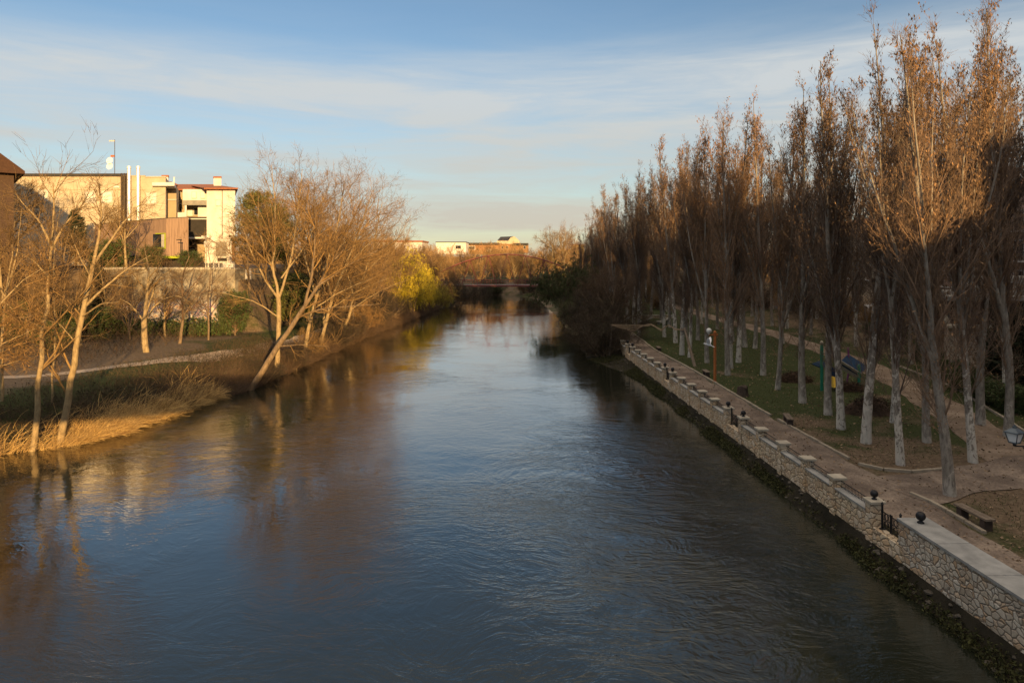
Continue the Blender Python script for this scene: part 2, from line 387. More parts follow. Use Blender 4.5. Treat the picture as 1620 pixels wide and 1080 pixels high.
def kerb(pts, label):
    pts = np.array(pts, float); seg = np.r_[0, np.cumsum(np.linalg.norm(np.diff(pts, axis=0), axis=1))]
    L = seg[-1]; n = max(1, int(L/.9)); mb = MB()
    base = np.array([pts[0][0], pts[0][1], hz(*pts[0])])
    for i in range(n):
        s0, s1 = L*i/n, L*(i+1)/n-.03
        a = np.array([np.interp(s0, seg, pts[:, 0]), np.interp(s0, seg, pts[:, 1])]); c = np.array([np.interp(s1, seg, pts[:, 0]), np.interp(s1, seg, pts[:, 1])])
        mid = (a+c)/2; d = (c-a); ln = np.linalg.norm(d); d /= ln; nn = np.array([d[1], -d[0]])
        z = hz(*mid)
        j = rng.normal(0, .008, 2)
        mb.obox(np.array([mid[0]+nn[0]*j[0], mid[1]+nn[1]*j[0], z+.035+j[1]])-base, np.array([*(d*ln/2), 0]), np.array([*(nn*.07), 0]), (0, 0, .085))
    o = mb.build('path_kerb', M_kerb, None, bev=.012, loc=base)
    tag(o, label, 'kerb', 'stone kerbs edging the riverside path')
kx = lambda y: float(WX(y))+3.15
kerb([(kx(y), y) for y in (30.2, 31, 34, 36, 37.6)], 'pale stone kerb by the path between the two near benches')
kerb([(kx(y), y) for y in (38.6, 44, 50, 56, 62, 66)]+[(13.9, 72), (13.9, 80)], 'longest pale stone kerb running away between grass and riverside path')
kerb([(kx(29.4), 29.4), (15.2, 28.9), (15.9, 28.4), (16.8, 28.3), (18.6, 28.9)], 'curved stone kerb where the path branches past a white poplar')
kerb([(15.0, 25.7), (15.2, 24.8), (15.25, 23.6), (15.25, 22.0)], 'short stone kerb beside the grey poplar at the path fork')
kerb([(15.5, 20.4), (15.75, 18.5), (15.9, 16), (16, 12)], 'low stone kerb beside the nearest bench')
kerb([(24.6, 30.6), (27.3, 38), (30.0, 46), (31.6, 57)], 'stone kerb under the hedge along the far side of the park path')

# ------------------------------------------------------------------ trees
def nrmz(a): return a/(np.linalg.norm(a, axis=-1, keepdims=True)+1e-9)
def grow(g, S, D, L, R0, k, up=0., wig=.1, tip=.3):
    N = len(S); P = np.zeros((N, k, 3)); P[:, 0] = S; d = nrmz(D); st = (L/(k-1))[:, None]
    for i in range(1, k):
        d = d+g.normal(0, wig, (N, 3)); d[:, 2] += up; d = nrmz(d); P[:, i] = P[:, i-1]+d*st
    return P, R0[:, None]*np.linspace(1, tip, k)[None]
def spawn(g, P, Rr, cnt, t0, t1, a0, a1):
    N, k, _ = P.shape
    cnt = np.broadcast_to(np.asarray(cnt), (N,)).astype(int); pi_ = np.repeat(np.arange(N), cnt)
    t = g.uniform(t0, t1, len(pi_)); x = t*(k-1); i = np.minimum(x.astype(int), k-2); f = (x-i)[:, None]
    A, B = P[pi_, i], P[pi_, i+1]; S = A*(1-f)+B*f; T = nrmz(B-A)
    r = Rr[pi_, i]*(1-f[:, 0])+Rr[pi_, i+1]*f[:, 0]
    v = g.normal(0, 1, S.shape); v -= T*(v*T).sum(-1, keepdims=True); v = nrmz(v)
    a = g.uniform(a0, a1, len(pi_))[:, None]
    return S, T*np.cos(a)+v*np.sin(a), t, r, pi_
class Geo:
    def __init__(s): s.V = []; s.Q = []; s.n = 0; s.m = []
    def tubes(s, P, Rr, sides, mi=0):
        N, k, _ = P.shape
        if N == 0: return
        T = nrmz(P[:, -1]-P[:, 0]); a = np.where(np.abs(T[:, 2:]) < .9, np.array([[0, 0, 1.]]), np.array([[1., 0, 0]]))
        u = nrmz(np.cross(T, a)); v = np.cross(T, u)
        an = 2*pi*np.arange(sides)/sides
        ring = u[:, None, :]*np.cos(an)[None, :, None]+v[:, None, :]*np.sin(an)[None, :, None]
        V = P[:, :, None, :]+Rr[:, :, None, None]*ring[:, None]
        ii = np.arange(N*k*sides).reshape(N, k, sides)+s.n; j = np.roll(ii, -1, 2)
        q = np.stack([ii[:, :-1], j[:, :-1], j[:, 1:], ii[:, 1:]], -1).reshape(-1, 4)
        s.V.append(V.reshape(-1, 3)); s.Q.append(q); s.n += N*k*sides; s.m.append(np.full(len(q), mi))
    def leaves(s, g, S, size, droop=0., asp=.55, mi=1, jit=.05, dirs=None):
        N = len(S)
        if N == 0: return
        S = S+g.normal(0, jit, S.shape)
        d = nrmz(g.normal(0, 1, (N, 3))+np.array([0, 0, -droop])) if dirs is None else nrmz(dirs)
        e = nrmz(np.cross(d, g.normal(0, 1, (N, 3)))); z = (size*g.uniform(.6, 1.4, N))[:, None]
        V = np.stack([S-d*z*.5, S+e*z*asp*.5, S+d*z*.5, S-e*z*asp*.5], 1)
        ii = np.arange(N*4).reshape(N, 4)+s.n
        s.V.append(V.reshape(-1, 3)); s.Q.append(ii); s.n += 4*N; s.m.append(np.full(N, mi))
    def mesh(s, name, mats, smooth=True):
        return mesh_np(name, np.concatenate(s.V), [np.concatenate(s.Q)], mats, np.concatenate(s.m), smooth)
def along(g, P, m):
    N, k, _ = P.shape; pi_ = np.repeat(np.arange(N), m); x = g.uniform(.15, 1, len(pi_))*(k-1); i = np.minimum(x.astype(int), k-2); f = (x-i)[:, None]
    return P[pi_, i]*(1-f)+P[pi_, i+1]*f

def bark(name, dark, light, white=None, ztop=4.0, patch=3.2):
    m, n, b = nodes_mat(name); v = coords(n, 'Object', (1, 1, .35)); f = noise(n, v, 7, 7, .7, .4)
    c = ramp(n, f, [(.32, dark), (.68, light)])
    if white:
        v2 = coords(n, 'Object', (1, 1, .6)); g = noise(n, v2, patch, 5, .65, .8)
        sp = n.nodes.new('ShaderNodeSeparateXYZ'); n.links.new(coords(n), sp.inputs[0])
        zf = nmath(n, 'DIVIDE', sp.outputs[2], ztop)
        k = nmath(n, 'SUBTRACT', nmath(n, 'ADD', g, .04), nmath(n, 'MULTIPLY', zf, .16))
        c = mixc(n, ramp(n, k, [(.42, (0,0,0)), (.47, (1,1,1))]), c, ramp(n, f, [(.3, tuple(x*.62 for x in white)), (.6, white)]))
    n.links.new(c, b.inputs['Base Color']); b.inputs['Roughness'].default_value = .9; b.inputs['Specular IOR Level'].default_value = .2
    bump(n, b, f, .8, .03); return m
M_pop_white = bark('poplar_bark_white', (.095, .08, .067), (.31, .275, .235), (.52, .48, .42), 4.2)
M_pop_grey = bark('poplar_bark_grey', (.10, .085, .072), (.33, .295, .25), (.40, .36, .31), 1.2, 2.2)
M_poptwig = simple('poplar_twig', (.225, .155, .108), (.12, .085, .063), 3)
M_popleaf = simple('poplar_bud_leaf', (.26, .155, .075), (.095, .058, .036), 5, .7)
M_bark_pale = bark('bark_pale_tan', (.15, .105, .055), (.40, .30, .165))
M_bark_brown = bark('bark_brown', (.085, .06, .04), (.24, .17, .105))
M_twig_tan = simple('twig_tan', (.30, .185, .07), (.10, .062, .028), 2)
M_twig_brown = simple('twig_brown', (.16, .10, .058), (.085, .055, .035), 2)
M_leaf_dry = simple('leaf_dry', (.32, .19, .075), (.19, .105, .04), 3, .8)
M_willow = simple('willow_leaf', (.58, .46, .025), (.36, .29, .022), 2, .7)
M_willow_green = simple('willow_leaf_green', (.075, .09, .026), (.04, .05, .016), 2, .7)
M_ever = simple('evergreen_leaf', (.12, .13, .025), (.035, .045, .012), 1.5, .7)
M_ever_dark = simple('evergreen_leaf_dark', (.028, .036, .014), (.014, .02, .008), 1.5, .7)
M_hedge = simple('hedge_leaf', (.06, .085, .02), (.028, .042, .012), 1.5, .7)

def poplar_meshes(seed, H, leaders, wide, barkm, leafd=1.0):
    g = np.random.default_rng(seed); tk = Geo(); cr = Geo()
    P0, R0 = grow(g, np.array([[0, 0, -.3]]), np.array([[g.normal(0, .03), g.normal(0, .03), 1.]]), np.array([H*.97+.3]), np.array([.185+.04*g.random()]), 16, .04, .022, .08)
    R0[0, 0] *= 1.22; R0[0, 1] *= 1.04
    tk.tubes(P0, R0, 9)
    stems = [(P0, R0)]
    if leaders:
        S, D, t, r, _ = spawn(g, P0, R0, leaders, .14, .45, R(8), R(15))
        P, Rr = grow(g, S, D, H*(.93-t)*g.uniform(.82, 1, leaders), r*.72, 12, .055, .03, .1)
        tk.tubes(P, Rr, 7); stems.append((P, Rr))
    S, D, t, r, pi_ = spawn(g, P0, R0, 34, .12, .45, R(25), R(60)); Ps, Rs = grow(g, S, D, g.uniform(.8, 2.6, len(t)), np.full(len(t), .014), 6, .12, .1, .35); cr.tubes(Ps, Rs, 3)
    S, D, t, r, pi_ = spawn(g, Ps, Rs, 13, .1, 1, R(20), R(55)); Pt, Rt = grow(g, S, D, g.uniform(.2, .8, len(t)), np.full(len(t), .006), 3, .1, .12, .5); cr.tubes(Pt, Rt, 3)
    cr.leaves(g, along(g, Pt, 1), .075, asp=.45, jit=.02)
    for P, Rr in stems:
        main = len(P) == 1 and P is P0
        S, D, t, r, pi_ = spawn(g, P, Rr, 44 if main else 21, .15 if main else .06, .99, R(12), R(30))
        L = H*(.17*(1-t)**.8+.05)*g.uniform(.55, 1.3, len(t))*wide
        P1, R1 = grow(g, S, D, L, np.minimum(r*.5, .05), 7, .12, .07, .25)
        cr.tubes(P1, R1, 4)
        n2 = np.clip((L*4.4).astype(int), 5, 14)
        S, D, t2, r2, p2 = spawn(g, P1, R1, n2, .12, 1, R(15), R(42))
        L2 = L[p2]*g.uniform(.22, .48, len(t2))*(1.15-.5*t2)+.15
        P2, R2 = grow(g, S, D, L2, np.minimum(r2*.6, .018), 4, .14, .09, .4)
        cr.tubes(P2, R2, 3)
        S, D, t3, r3, p3 = spawn(g, P2, R2, 4, .1, 1, R(22), R(55))
        L3 = g.uniform(.16, .5, len(t3))
        P3, R3 = grow(g, S, D, L3, np.full(len(t3), .0065), 3, .12, .1, .5)
        cr.tubes(P3, R3, 3)
        pts = np.concatenate([along(g, P3, 2), along(g, P2, 2)])
        hi = np.clip((pts[:, 2]/H-.12)*1.5, .2, 1)*np.clip(.55+1.1*np.sin(pts[:, 0]*2.6+pts[:, 2]*.5+seed)*np.sin(pts[:, 1]*2.6-pts[:, 2]*.35+seed*2), .06, .85); pts = pts[g.random(len(pts)) < hi*leafd]
        cr.leaves(g, pts, .15, asp=.36, jit=.03, dirs=nrmz(g.normal(0, .34, (len(pts), 3))+np.array([0, 0, .9])))
    return tk.mesh('trunk', [barkm]), cr.mesh('crown', [M_poptwig, M_popleaf])

def broad_meshes(seed, H, nl=5, spread=1.0, barkm=None, twig=None, leafm=None, leaves=0, twigs=5, base=.22, sub=9, up=.06, stem=None, r0=.2, low=.25, leafsize=.07, droop=0.):
    """a spreading leafless tree; stem: list of (polyline, r0, r1) or None"""
    g = np.random.default_rng(seed); tk = Geo(); cr = Geo(); stems = []
    if stem is None:
        P0, R0 = grow(g, np.array([[0, 0, -.3]]), np.array([[g.normal(0, .1), g.normal(0, .1), 1.]]), np.array([H*.8]), np.array([r0]), 10, .03, .06, .15)
        tk.tubes(P0, R0, 8); stems.append((P0, R0, 7))
        S, D, t, r, _ = spawn(g, P0, R0, nl, base, .75, R(22), R(50)*min(1.3, spread))
        P, Rr = grow(g, S, D, H*(.78-t*.55)*g.uniform(.75, 1.1, nl), r*.75, 9, up, .09, .18)
        tk.tubes(P, Rr, 6); stems.append((P, Rr, sub))
    else:
        for pts, ra, rb, nb in stem:
            pts = np.array(pts, float); seg = np.r_[0, np.cumsum(np.linalg.norm(np.diff(pts, axis=0), axis=1))]
            s = np.linspace(0, seg[-1], 12); c = np.stack([np.interp(s, seg, pts[:, i]) for i in range(3)], -1)
            for _ in range(2): c[1:-1] = .25*c[:-2]+.5*c[1:-1]+.25*c[2:]
            c[1:-1] += g.normal(0, .012*seg[-1]/4, c[1:-1].shape)
            P = c[None]; Rr = np.interp(s, [0, seg[-1]], [ra, rb])[None]
            tk.tubes(P, Rr, 8); stems.append((P, Rr, nb))
    for P, Rr, nb in stems:
        Lp = np.linalg.norm(np.diff(P, axis=1), axis=-1).sum(1)
        S, D, t, r, p = spawn(g, P, Rr, nb, low, .98, R(25), R(60)*min(1.2, spread))
        L1 = Lp[p]*(.5-.28*t)*g.uniform(.6, 1.2, len(t))
        P1, R1 = grow(g, S, D, L1, np.minimum(r*.6, .07), 7, up, .11, .22); cr.tubes(P1, R1, 4)
        n2 = np.clip((L1*3.0).astype(int), 4, 12)
        S, D, t2, r2, p2 = spawn(g, P1, R1, n2, .15, 1, R(22), R(58))
        L2 = L1[p2]*g.uniform(.25, .5, len(t2))*(1.1-.4*t2)+.2
        P2, R2 = grow(g, S, D, L2, np.minimum(r2*.6, .022), 5, up-droop, .12, .35); cr.tubes(P2, R2, 3)
        S, D, t3, r3, p3 = spawn(g, P2, R2, twigs, .15, 1, R(20), R(55))
        P3, R3 = grow(g, S, D, g.uniform(.25, .8, len(t3)), np.full(len(t3), .008), 4, up*.6-droop, .12, .45); cr.tubes(P3, R3, 3)
        if leaves: cr.leaves(g, along(g, P3, leaves), leafsize, .3+droop)
    return tk.mesh('trunk', [barkm or M_bark_brown]), cr.mesh('crown', [twig or M_twig_brown, leafm or M_leaf_dry])

def bush_meshes(seed, H, W, stems=16, twig=None, leafm=None, leaves=0, lean=(0, 0), leafsize=.07):
    g = np.random.default_rng(seed); tk = Geo(); cr = Geo()
    S = np.c_[g.normal(0, W*.10, (stems, 2)), np.full(stems, -.25)]
    D = np.c_[g.normal(0, .45*W/H*1.4, (stems, 2))+np.array(lean), np.ones(stems)]
    P, Rr = grow(g, S, D, H*g.uniform(.6, 1.08, stems), g.uniform(.025, .055, stems), 8, .03, .08, .2); tk.tubes(P, Rr, 5)
    S, D, t, r, p = spawn(g, P, Rr, 10, .12, 1, R(20), R(55)); L = H*(.42-.25*t)*g.uniform(.6, 1.2, len(t))
    P1, R1 = grow(g, S, D, L, r*.6, 6, .05, .1, .3); cr.tubes(P1, R1, 4)
    S, D, t, r, p = spawn(g, P1, R1, 7, .15, 1, R(20), R(55)); P2, R2 = grow(g, S, D, L[p]*g.uniform(.25, .55, len(t))+.1, np.minimum(r*.6, .012), 4, .05, .12, .4); cr.tubes(P2, R2, 3)
    S, D, t, r, p = spawn(g, P2, R2, 4, .15, 1, R(20), R(55)); P3, R3 = grow(g, S, D, g.uniform(.2, .5, len(t)), np.full(len(t), .006), 3, .03, .12, .5); cr.tubes(P3, R3, 3)
    if leaves: cr.leaves(g, along(g, P3, leaves), leafsize, .3)
    return tk.mesh('stems', [M_bark_brown]), cr.mesh('crown', [twig or M_twig_brown, leafm or M_leaf_dry])

def evergreen_meshes(seed, H, W, leafm, n=9000, shape='round', size=.16, base=.12):
    """clumps of small leaves round short boughs through the crown's volume"""
    g = np.random.default_rng(seed); tk = Geo(); cr = Geo()
    P0, R0 = grow(g, np.array([[0, 0, -.3]]), np.array([[0, 0, 1.]]), np.array([H*.92]), np.array([max(.09, H*.02)]), 9, .05, .03, .15); tk.tubes(P0, R0, 8)
    nb = 90; t = g.uniform(base, .98, nb)
    if shape == 'cone': wd = W/2*(1-t)**.75+.05*W
    else: wd = W/2*np.sqrt(np.clip(1-((t-.5)/.52)**2, .02, 1))
    a = g.uniform(0, 2*pi, nb); S = np.c_[np.zeros((nb, 2)), t*H*.92]
    D = np.c_[np.cos(a), np.sin(a), g.uniform(.15, .7, nb)]
    P1, R1 = grow(g, S, D, wd*g.uniform(.75, 1.1, nb), np.full(nb, .04), 6, .05, .1, .3); cr.tubes(P1, R1, 4)
    S, D, t2, r, p = spawn(g, P1, R1, 9, .3, 1, R(20), R(70)); P2, R2 = grow(g, S, D, wd[p]*g.uniform(.15, .4, len(p))+.1, np.full(len(p), .012), 4, .06, .12, .4); cr.tubes(P2, R2, 3)
    pts = along(g, P2, max(2, n//len(p))); cr.leaves(g, pts, size, 0, .4, jit=size*.7)
    return tk.mesh('trunk', [M_bark_brown]), cr.mesh('crown', [M_twig_brown, leafm])

def willow_meshes(seed, H, W, leafm, twigm, lean=0.0, hang=1.0):
    g = np.random.default_rng(seed); tk = Geo(); cr = Geo()
    S = np.c_[g.normal(0, .15, (4, 2)), np.full(4, -.3)]; D = np.c_[g.normal(0, .25, 4)+lean, g.normal(0, .25, 4), np.ones(4)]
    P, Rr = grow(g, S, D, H*g.uniform(.6, .85, 4), g.uniform(.11, .18, 4), 9, .02, .06, .25); tk.tubes(P, Rr, 7)
    S, D, t, r, p = spawn(g, P, Rr, 13, .35, 1, R(25), R(65)); L = W*.5*g.uniform(.5, 1.1, len(t))
    P1, R1 = grow(g, S, D, L, r*.55, 7, .03, .1, .3); cr.tubes(P1, R1, 4)
    S, D, t, r, p = spawn(g, P1, R1, 12, .2, 1, R(20), R(70)); Lw = H*g.uniform(.14, .4, len(t))*hang
    P2, R2 = grow(g, S, D, Lw, np.full(len(t), .010), 7, -.34, .06, .4); cr.tubes(P2, R2, 3)
    S, D, t, r, p = spawn(g, P2, R2, 3, .1, .9, R(8), R(25)); P3, R3 = grow(g, S, D, Lw[p]*.45, np.full(len(p), .006), 4, -.3, .05, .5); cr.tubes(P3, R3, 3)
    pts = np.concatenate([along(g, P2, 11), along(g, P3, 7)]); cr.leaves(g, pts, .17, 0, .3, jit=.04, dirs=g.normal(0, .35, (len(pts), 3))+np.array([0, 0, -1.]))
    return tk.mesh('trunk', [M_bark_brown]), cr.mesh('crown', [twigm, leafm])

def plant(name, ms, loc, label, cat, group=None, rz=0., sc=1.0, scz=None, tilt=(0, 0)):
    t = thing(name, loc, label, cat, group)
    t.rotation_euler = (tilt[0], tilt[1], rz); t.scale = (sc, sc, scz or sc)
    put(ms[0].name.split('.')[0], ms[0], t); put(ms[1].name.split('.')[0], ms[1], t)
    return t
ORD = ['first', 'second', 'third', 'fourth', 'fifth', 'sixth', 'seventh', 'eighth', 'ninth', 'tenth', 'eleventh', 'twelfth', 'thirteenth', 'fourteenth', 'fifteenth', 'sixteenth', 'seventeenth', 'eighteenth', 'nineteenth', 'twentieth',
       'twenty-first', 'twenty-second', 'twenty-third', 'twenty-fourth', 'twenty-fifth', 'twenty-sixth', 'twenty-seventh', 'twenty-eighth', 'twenty-ninth', 'thirtieth']

# poplars of the park ------------------------------------------------
POP = [poplar_meshes(11, 20, 3, .95, M_pop_white), poplar_meshes(12, 20, 4, 1.0, M_pop_grey), poplar_meshes(13, 20, 2, .9, M_pop_white),
       poplar_meshes(14, 20, 4, 1.05, M_pop_grey), poplar_meshes(15, 20, 2, .9, M_pop_grey, .7),
       poplar_meshes(16, 20, 5, .85, M_pop_white, .8), poplar_meshes(17, 20, 3, .85, M_pop_grey, .5), poplar_meshes(18, 20, 3, .8, M_pop_white, 1.1)]
WHITES, GREYS = [0, 2, 5, 7], [1, 4, 6, 3]
GROVE = 'bare poplars of the riverside park'
popA = [(1503,785,1,'grey barked poplar at the path fork, nearest of the grove'), (1425,735,0,'white barked poplar beside the curved kerb'),
        (1370,700,2,'slender white poplar in front of the leaf heap'), (1331,678,0,'pale poplar leaning beside the play structure panel'),
        (1310,656,4,'brown barked poplar standing next to the play structure posts'), (1270,637,3,'white footed poplar between brush pile and play structure'),
        (1230,616,1,'straight grey poplar on grass behind the dark tree stump'), (1540,731,2,'white mottled poplar at the edge of the park path'),
        (1467,700,3,'forked poplar with peeling white foot behind the kerbed bend'), (1413,669,0,'greenish white poplar behind the leaf heap'),
        (1552,673,4,'dark slim poplar across the park path from the mottled one'), (1595,691,3,'thick pale poplar beside the street lantern'),
        (1207,593,4,'tall dark poplar to the right of the rusty lamp post'), (1152,594,1,'leaning grey poplar just beyond the rusty lamp post'),
        (1155,582,2,'white footed poplar close behind the leaning grey one'), (1119,574,4,'poplar with yellowish foot under the flying pigeon'),
        (1168,573,0,'pale poplar on grass level with the pigeon poplar'), (1179,550,3,'crooked white poplar alone in the middle of the lawn'),
        (1194,552,1,'slim poplar beside the crooked white one'), (1091,565,2,'thin pale poplar beside the leaning net post'),
        (1079,561,0,'white barked poplar just before the leaning net post'), (1069,542,2,'poplar standing behind the middle of the sagging net'),
        (1104,538,4,'poplar behind the leaning net post, further from the river'), (1011,531,2,'white poplar behind the river end of the sagging net'),
        (1051,533,0,'white poplar behind the dip of the sagging net'), (1238,543,3,'poplar where the park path bends away'),
        (1159,540,1,'poplar behind the pale low wall of the lawn')]
TOPS = {1503: .9, 1425: .98, 1370: .975, 1331: .98, 1310: .99, 1270: 1.0, 1230: .95, 1540: .96, 1467: .95, 1595: 1.1, 1552: 1.04}   # heights read off the photo, over 20 m
k = 0
for px, py, vi, lab in popA:
    p = GP(px, py, PARK); k += 1
    s = TOPS.get(px, rng.uniform(.93, 1.05))
    plant('poplar_tree', POP[(WHITES if vi in (0, 2) else GREYS)[(k+vi) % 4]], (p[0], p[1], hz(p[0], p[1])), lab, 'tree', GROVE, rng.uniform(0, 6.28), s*rng.uniform(.88, 1.1), s*(1.0 if px in TOPS else rng.uniform(.94, 1.06)), (rng.normal(0, .022), rng.normal(0, .022)))
def row(xs, ys, text, hs=(.9, 1.05)):
    for i, (x, y) in enumerate(zip(xs, ys)):
        x += rng.normal(0, .5); y += rng.normal(0, .7); s = rng.uniform(*hs)*(1-.34*max(0, (y-104)/40)*(x < 30))
        plant('poplar_tree', POP[int(rng.integers(8))], (x, y, hz(x, y)), f'{ORD[i]} poplar, counted from the near end, in {text}', 'tree', GROVE, rng.uniform(0, 6.28), s, s*rng.uniform(.95, 1.06), (rng.normal(0, .015), rng.normal(0, .015)))
ys = np.arange(82, 142, 5.2); row(np.interp(ys, [82, 150], [15.6, 13.5]), ys, 'the waterside row past the net', (.9, 1.0))
ys = np.arange(80, 150, 5.6); row(np.interp(ys, [80, 150], [20.5, 18]), ys, 'the second row past the net', (.86, 1.0))
ys = np.arange(78, 150, 6.4); row(np.interp(ys, [78, 150], [25.6, 23]), ys, 'the third row past the net', (.9, 1.02))
ys = np.arange(40, 130, 5.4); row(np.interp(ys, [40, 60, 130], [29.5, 34.5, 34]), ys, 'the row across the park path', (.9, 1.02))
ys = np.arange(50, 130, 7.5); row(np.interp(ys, [50, 130], [39.0, 39]), ys, 'the row along the street', (.85, 1.0))
# ------------------------------------------------------------------ river wall
def stone_mat(name, cols, mortar, scale, rough=.9):
    m, n, b = nodes_mat(name); v = coords(n)
    wv = n.nodes.new('ShaderNodeTexNoise'); wv.inputs['Scale'].default_value = 2.5; n.links.new(v, wv.inputs['Vector'])
    ad = n.nodes.new('ShaderNodeVectorMath'); ad.operation = 'MULTIPLY_ADD'; n.links.new(wv.outputs['Color'], ad.inputs[0]); ad.inputs[1].default_value = (.24,)*3; n.links.new(v, ad.inputs[2])
    mp = n.nodes.new('ShaderNodeMapping'); mp.inputs['Scale'].default_value = (1, .85, 1.25); n.links.new(ad.outputs[0], mp.inputs[0])
    e = n.nodes.new('ShaderNodeTexVoronoi'); e.feature = 'DISTANCE_TO_EDGE'; e.inputs['Scale'].default_value = scale; n.links.new(mp.outputs[0], e.inputs['Vector'])
    c = n.nodes.new('ShaderNodeTexVoronoi'); c.inputs['Scale'].default_value = scale; n.links.new(mp.outputs[0], c.inputs['Vector'])
    sp = n.nodes.new('ShaderNodeSeparateColor'); n.links.new(c.outputs['Color'], sp.inputs[0])
    stone = ramp(n, sp.outputs[0], [(i/(len(cols)-1), q) for i, q in enumerate(cols)])
    f = noise(n, v, 14, 6, .7); stone = mixc(n, .5, stone, ramp(n, f, [(.3, (.45,)*3), (.7, (1.0,)*3)]), 'MULTIPLY')
    big = noise(n, v, .7, 4); stone = mixc(n, .55, stone, ramp(n, big, [(.35, (.62, .6, .58)), (.65, (1, 1, 1))]), 'MULTIPLY')
    k = ramp(n, e.outputs['Distance'], [(.015, (0,0,0)), (.06, (1,1,1))])
    n.links.new(mixc(n, k, mortar, stone), b.inputs['Base Color']); b.inputs['Roughness'].default_value = rough; b.inputs['Specular IOR Level'].default_value = .2
    hgt = nmath(n, 'ADD', ramp(n, e.outputs['Distance'], [(.0, (0,0,0)), (.16, (1,1,1))]), nmath(n, 'MULTIPLY', f, .3))
    bump(n, b, hgt, .9, .04); return m
M_stone = stone_mat('rubble_stone_buff', [(.54, .40, .26), (.68, .54, .37), (.76, .64, .49), (.62, .43, .26), (.72, .6, .46)], (.2, .15, .10), 4.2)
M_stone_grey = stone_mat('rubble_stone_grey', [(.44, .37, .29), (.57, .50, .41), (.66, .60, .51), (.54, .37, .23), (.6, .54, .45)], (.17, .13, .10), 5.2)
M_coping = simple('coping_slab_grey', (.33, .325, .31), (.17, .17, .165), 1.6, .8, bmp=.2)
M_cap = simple('cap_stone_pale', (.44, .39, .31), (.28, .25, .2), 3, .85, bmp=.2)
M_iron = simple('black_iron', (.022, .022, .025), (.012, .012, .013), 6, .5, .6, spec=.5)
wt = np.array([-.033, 1, 0]); wt /= np.linalg.norm(wt); wnv = np.array([wt[1], -wt[0], 0])   # along, inland
def wl(y, u, z): # wall point: y along, u inland from river face, z world
    return np.array([float(WX(y)), y, z])+wnv*u
def wbox(mb, org, y0, y1, u0, u1, z0, z1):
    c = (wl(y0, u0, z0)+wl(y1, u1, z1))/2-org; L = (y1-y0)/2*math.hypot(1, .033)
    c = (wl((y0+y1)/2, (u0+u1)/2, (z0+z1)/2))-org
    return mb.obox(c, wt*L, wnv*(u1-u0)/2, (0, 0, (z1-z0)/2))
def wall_run(label, piers, balls, zb=.3):
    org = wl(piers[0], .2, PARK); t = thing('parapet_wall', org, label, 'wall', 'stone parapet walls along the river path')
    for i, y in enumerate(piers):
        mb = MB(); wbox(mb, org, y-.2, y+.2, -.04, .36, zb, 1.75); p = mb.build('pier', M_stone, t, bev=.015)
        mb = MB(); wbox(mb, org, y-.26, y+.26, -.1, .42, 1.752, 1.85); mb.build('cap', M_cap, p, bev=.015)
        if i in balls:
            mb = MB(); c = wl(y, .16, 1.85)-org; mb.lathe(c, [(.085, .001), (.085, .03), (.045, .05), (.045, .08)]); mb.ball(c+np.array([0, 0, .185]), .125)
            mb.build('ball_finial', M_iron, p, smooth=True)
    for a, c in zip(piers[:-1], piers[1:]):
        mb = MB(); wbox(mb, org, a+.2, c-.2, .0, .30, zb, 1.42); q = mb.build('wall_panel', M_stone, t)
        mb = MB(); wbox(mb, org, a+.203, c-.203, -.05, .34, 1.422, 1.485); mb.build('coping', M_coping, q, bev=.01)
        mb = MB(); z0 = 1.485
        mb.tube([wl(a+.205, .2, 1.73)-org, wl(c-.205, .2, 1.73)-org], .014, 5); mb.tube([wl(a+.205, .2, 1.54)-org, wl(c-.205, .2, 1.54)-org], .011, 5)
        for y in np.arange(a+.29, c-.23, .095): mb.tube([wl(y, .2, z0)-org, wl(y, .2, 1.75)-org], .008, 4)
        mb.build('railing', M_iron, q)
    return t
wall_run('buff stone parapet with railed panels between the two nearest iron gates', [22.9, 25.35, 27.7, 30.0, 32.4, 34.7], (0, 5))
wall_run('buff stone parapet run between the second and third iron gates', [36.9, 39.15, 41.4, 43.65, 45.9, 48.1], (0, 5))
wall_run('buff stone parapet run between the third and fourth iron gates', [50.2, 52.5, 54.8, 57.1, 59.4, 61.6], (0, 5))
wall_run('farthest stone parapet run vanishing behind the brown riverside bush', [63.7, 66.1, 68.5, 70.9, 73.3], (0, 4))
# the thick near wall with its grey slab top
org = wl(10, .4, PARK); t = thing('slab_topped_wall', org, 'thick rubble wall under a broad grey slab top beside the nearest gate', 'wall')
mb = MB(); wbox(mb, org, 2, 21.3, 0, .86, -.2, 1.76); mb.build('wall_body', M_stone_grey, t, bev=.02)
mb = MB()
for i, y in enumerate(np.arange(2, 21.2, 1.93)): wbox(mb, org, y+.008, min(y+1.922, 21.36), -.05, .91, 1.762, 1.85)
mb.build('coping', M_coping, t, bev=.008)
mb = MB(); c = wl(20.85, .43, 1.85)-org; mb.lathe(c, [(.1, .001), (.1, .03), (.05, .06), (.05, .09)]); mb.ball(c+np.array([0, 0, .21]), .14); mb.build('ball_finial', M_iron, t, smooth=True)

